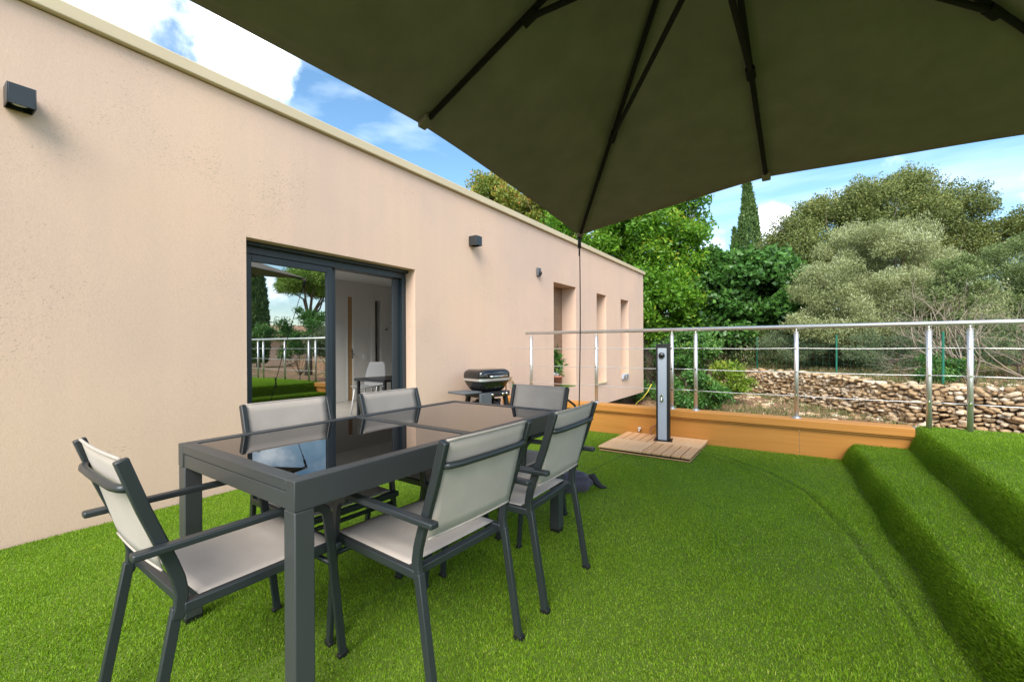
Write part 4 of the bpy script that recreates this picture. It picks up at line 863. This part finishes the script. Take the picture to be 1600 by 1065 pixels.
shrub('lime_shrub', 'fresh lime green sapling with long leaflets above the low wall', camp(1142, 590, 11.8), (.55, .4, .50), 22, 2600, .12, LM['lime'], .25, .5, 37, .2)
shrub('garden_shrub', 'dense green bush below the handrail behind the shower column', camp(1070, 545, 15.5), (1.2, .8, .7), 30, 9000, .12, LM['bush'], .5, .2, 38, .28)
shrub('garden_shrub', 'weedy green bush below the corner of the house', camp(1005, 618, 13.5), (.9, .7, .35), 20, 5000, .08, LM['bush'], .35, .8, 39, .2)
shrub('rosemary_shrub', 'dull green shrub on top of the pale pillar beyond the house', camp(1022, 500, 21), (.8, .6, .45), 16, 4500, .1, LM['rosemary'], .3, .8, 41, .25)
shrub('dry_shrub', 'brown and green scrub at the far right behind the railing', camp(1590, 545, 10.5), (1.2, .8, .6), 26, 7000, .08, LM['rosemary'], .2, 1.0, 42)
# bare branching shrub
def bare(loc, label, seed, H_=2.2, n=10, lean=(0, 0)):
    g = np.random.default_rng(seed); t = thing('bare_shrub', label, 'shrub', loc, 0, 'bare branched shrubs'); bm = BM(); tips = []
    def grow(p, d, ln, r_, lv):
        pts = [p]; q = p.copy(); dd = d.copy()
        for k in range(4):
            dd = (dd+Vector(g.normal(size=3)*.16)+Vector((0, 0, .05))).normalized(); q = q+dd*ln/4; pts.append(q.copy())
        tube(bm, pts, [r_*(1-.15*k) for k in range(5)], 5)
        if lv == 0: tips.append(q); return
        for k in range(g.integers(2, 5)):
            nd_ = (dd+Vector(g.normal(size=3)*.5)).normalized(); grow(pts[g.integers(2, 5)], nd_, ln*g.uniform(.55, .8), r_*.52, lv-1)
    for k in range(n):
        a = g.uniform(0, 2*math.pi); d = Vector((math.cos(a)*.75+lean[0], math.sin(a)*.75+lean[1], g.uniform(.6, 1.3))).normalized()
        grow(Vector((0, 0, -.05)), d, H_*g.uniform(.4, .6), .022, 3)
    finish('branches', bm, M['palebark'], t, smooth=True)
    P = np.array([tuple(p) for p in tips]); P = P[g.integers(0, len(P), 900)]+g.normal(size=(900, 3))*.07
    leaves(P, .05, LM['rosemary'], 'foliage', t, .3, .5)
bare(gb(camp(1525, 590, 9.3)), 'pale leafless branching shrub right of the rightmost green fence post', 61, 2.3, 8, (-.1, .0))
bare(gb(camp(1620, 590, 9.6)), 'pale leafless branching shrub at the right picture edge', 62, 2.1, 7)
# dry grass and weeds on the bank
def weeds():
    g = np.random.default_rng(77); n = 16000; x = g.uniform(-6, 9, n*3); y = g.uniform(6.2, 22, n*3); d = wall_sd(x, y)
    dens = np.clip(.35+.6*hn(x, y, .8), .05, 1); dens = np.where(d > 0, dens*1.3, dens); dens = np.where((d > -.25) & (d < .05), .05, dens)
    k = (g.uniform(size=n*3) < dens) & ~((x < -3.6) & (y < 12.8)) & (d < 6); x, y = x[k], y[k]; cx = np.repeat(x, 4)+g.normal(size=len(x)*4)*.04; cy = np.repeat(y, 4)+g.normal(size=len(x)*4)*.04
    P = np.stack([cx, cy, gz(cx, cy)], -1); o = leaves(P, .15, LM['drygrass'], 'weeds', None, .07, 1.6)
    stuff(o, 'dry grass and weeds scattered over the bare garden bank', 'weeds')
    n = 9000; x = g.uniform(-5, 8, n); y = g.uniform(6, 20, n); k = ~((x < -3.6) & (y < 12.8)); x, y = x[k], y[k]
    P = np.stack([x, y, gz(x, y)+.012], -1); o = leaves(P, .075, leafmat('fallen_leaf', [(0, (.16, .09, .05)), (.6, (.32, .19, .12)), (1, (.5, .38, .26))], .05, .8), 'fallen_leaves', None, .6, .0)
    stuff(o, 'dry fallen leaves littering the garden soil', 'fallen leaves')
weeds()
# fence
fc = thing('wire_fence', 'thin green wire mesh fence on green posts along the stone wall', 'fence', (0, 0, 0))
fp = [(-6.0, 21.0), (-3.6, 18.9), (-1.26, 16.58), (.79, 14.4), (2.35, 11.9), (2.45, 12.3)]
fp = [(-5.6, 20.6), (-3.4, 18.7), (-1.26, 16.9), (.79, 14.6), (2.45, 12.45), (4.7, 12.1), (7.0, 12.3)]
for x, y in fp:
    z = float(gz(x, y)); bm = BM(); tube(bm, [(x, y, z-.1), (x, y, z+1.15)], .022, 8); finish('fence_post', bm, M['fence'], fc)
for (a, b) in zip(fp[:-1], fp[1:]):
    bm = BM(); za, zb2 = float(gz(*a)), float(gz(*b)); Ls = math.hypot(b[0]-a[0], b[1]-a[1]); n = int(Ls/.22)
    for k in range(7): tube(bm, [(*a, za+.03+k*.17), (*b, zb2+.03+k*.17)], .0012, 3, False)
    for k in range(n): t_ = k/n; x, y, z = a[0]+(b[0]-a[0])*t_, a[1]+(b[1]-a[1])*t_, za+(zb2-za)*t_; tube(bm, [(x, y, z), (x, y, z+1.1)], .0010, 3, False)
    finish('mesh_panel', bm, M['fence'], fc)
# pale pillar / neighbour's wall
pn = thing('garden_pillar', 'pale rendered garden wall end seen beyond the house corner', 'wall', gb(camp(1025, 545, 22)))
bm = BM(); box(bm, -1.0, .55, -.2, .2, -.4, 1.65); finish('masonry', bm, M['stucco'], pn, bevel=.01); 
bm = BM(); box(bm, -1.04, .59, -.24, .24, 1.651, 1.70); finish('coping', bm, M['concrete'], pn); pn.rotation_euler = (0, 0, YAW)
yh = thing('garden_hose', 'yellow hose looping down the bank by the house corner', 'hose', (0, 0, 0))
bm = BM(); pts = [camp(1018, 600, 12.9), camp(1012, 612, 12.9), camp(1004, 622, 12.8), camp(996, 628, 12.7), camp(988, 640, 12.5)]; tube(bm, [tuple(p) for p in pts], .014, 8); finish('hose_pipe', bm, M['yellowhose'], yh, smooth=True)
# seen only mirrored in the door: umbrella pine, cypress, tiled house
cl = clumps((18.4, 15.8, 5.15), (2.0, 2.0, .95), 60, seed=90, zmin=4.6)
tree('umbrella_pine', 'umbrella pine whose round crown is mirrored in the sliding door', 'tree', gb((18.4, 15.6)), cl, .5, 26000, .2, LM['pine'], .2, .6, .2, seed=91, limbs=9, fork=.6)
cypress((31, 18.5), 9.5, .9, 'cypress far right of the terrace mirrored at the left of the door', 92)
t = thing('tiled_house', 'low house with terracotta roof mirrored in the sliding door', 'house', (36, 25, -.9), R(25))
bm = BM(); box(bm, -4, 4, -6, 6, -1, 2.9); finish('wall', bm, M['stucco'], t)
bm = BM(); v = [bm.verts.new(q) for q in ((-4.5, -6.5, 2.8), (4.5, -6.5, 2.8), (4.5, 6.5, 2.8), (-4.5, 6.5, 2.8), (0, -6.5, 4.3), (0, 6.5, 4.3))]
for f in ((0, 4, 5, 3), (1, 2, 5, 4), (0, 1, 4), (2, 3, 5), (0, 3, 2, 1)): bm.faces.new([v[i] for i in f])
finish('roof', bm, M['tile'], t)
shrub('garden_shrub', 'broad shrub mirrored low in the sliding door', (9.5, 11.8, 1.3), (1.8, 1.5, .8), 40, 12000, .12, LM['rosemary'], .3, .6, 93, .35)
shrub('garden_shrub', 'rounded green shrub mirrored at the left of the door', (14.0, 12.5, 1.8), (2.0, 1.8, 1.3), 40, 12000, .14, LM['bush'], .4, .4, 94, .4)
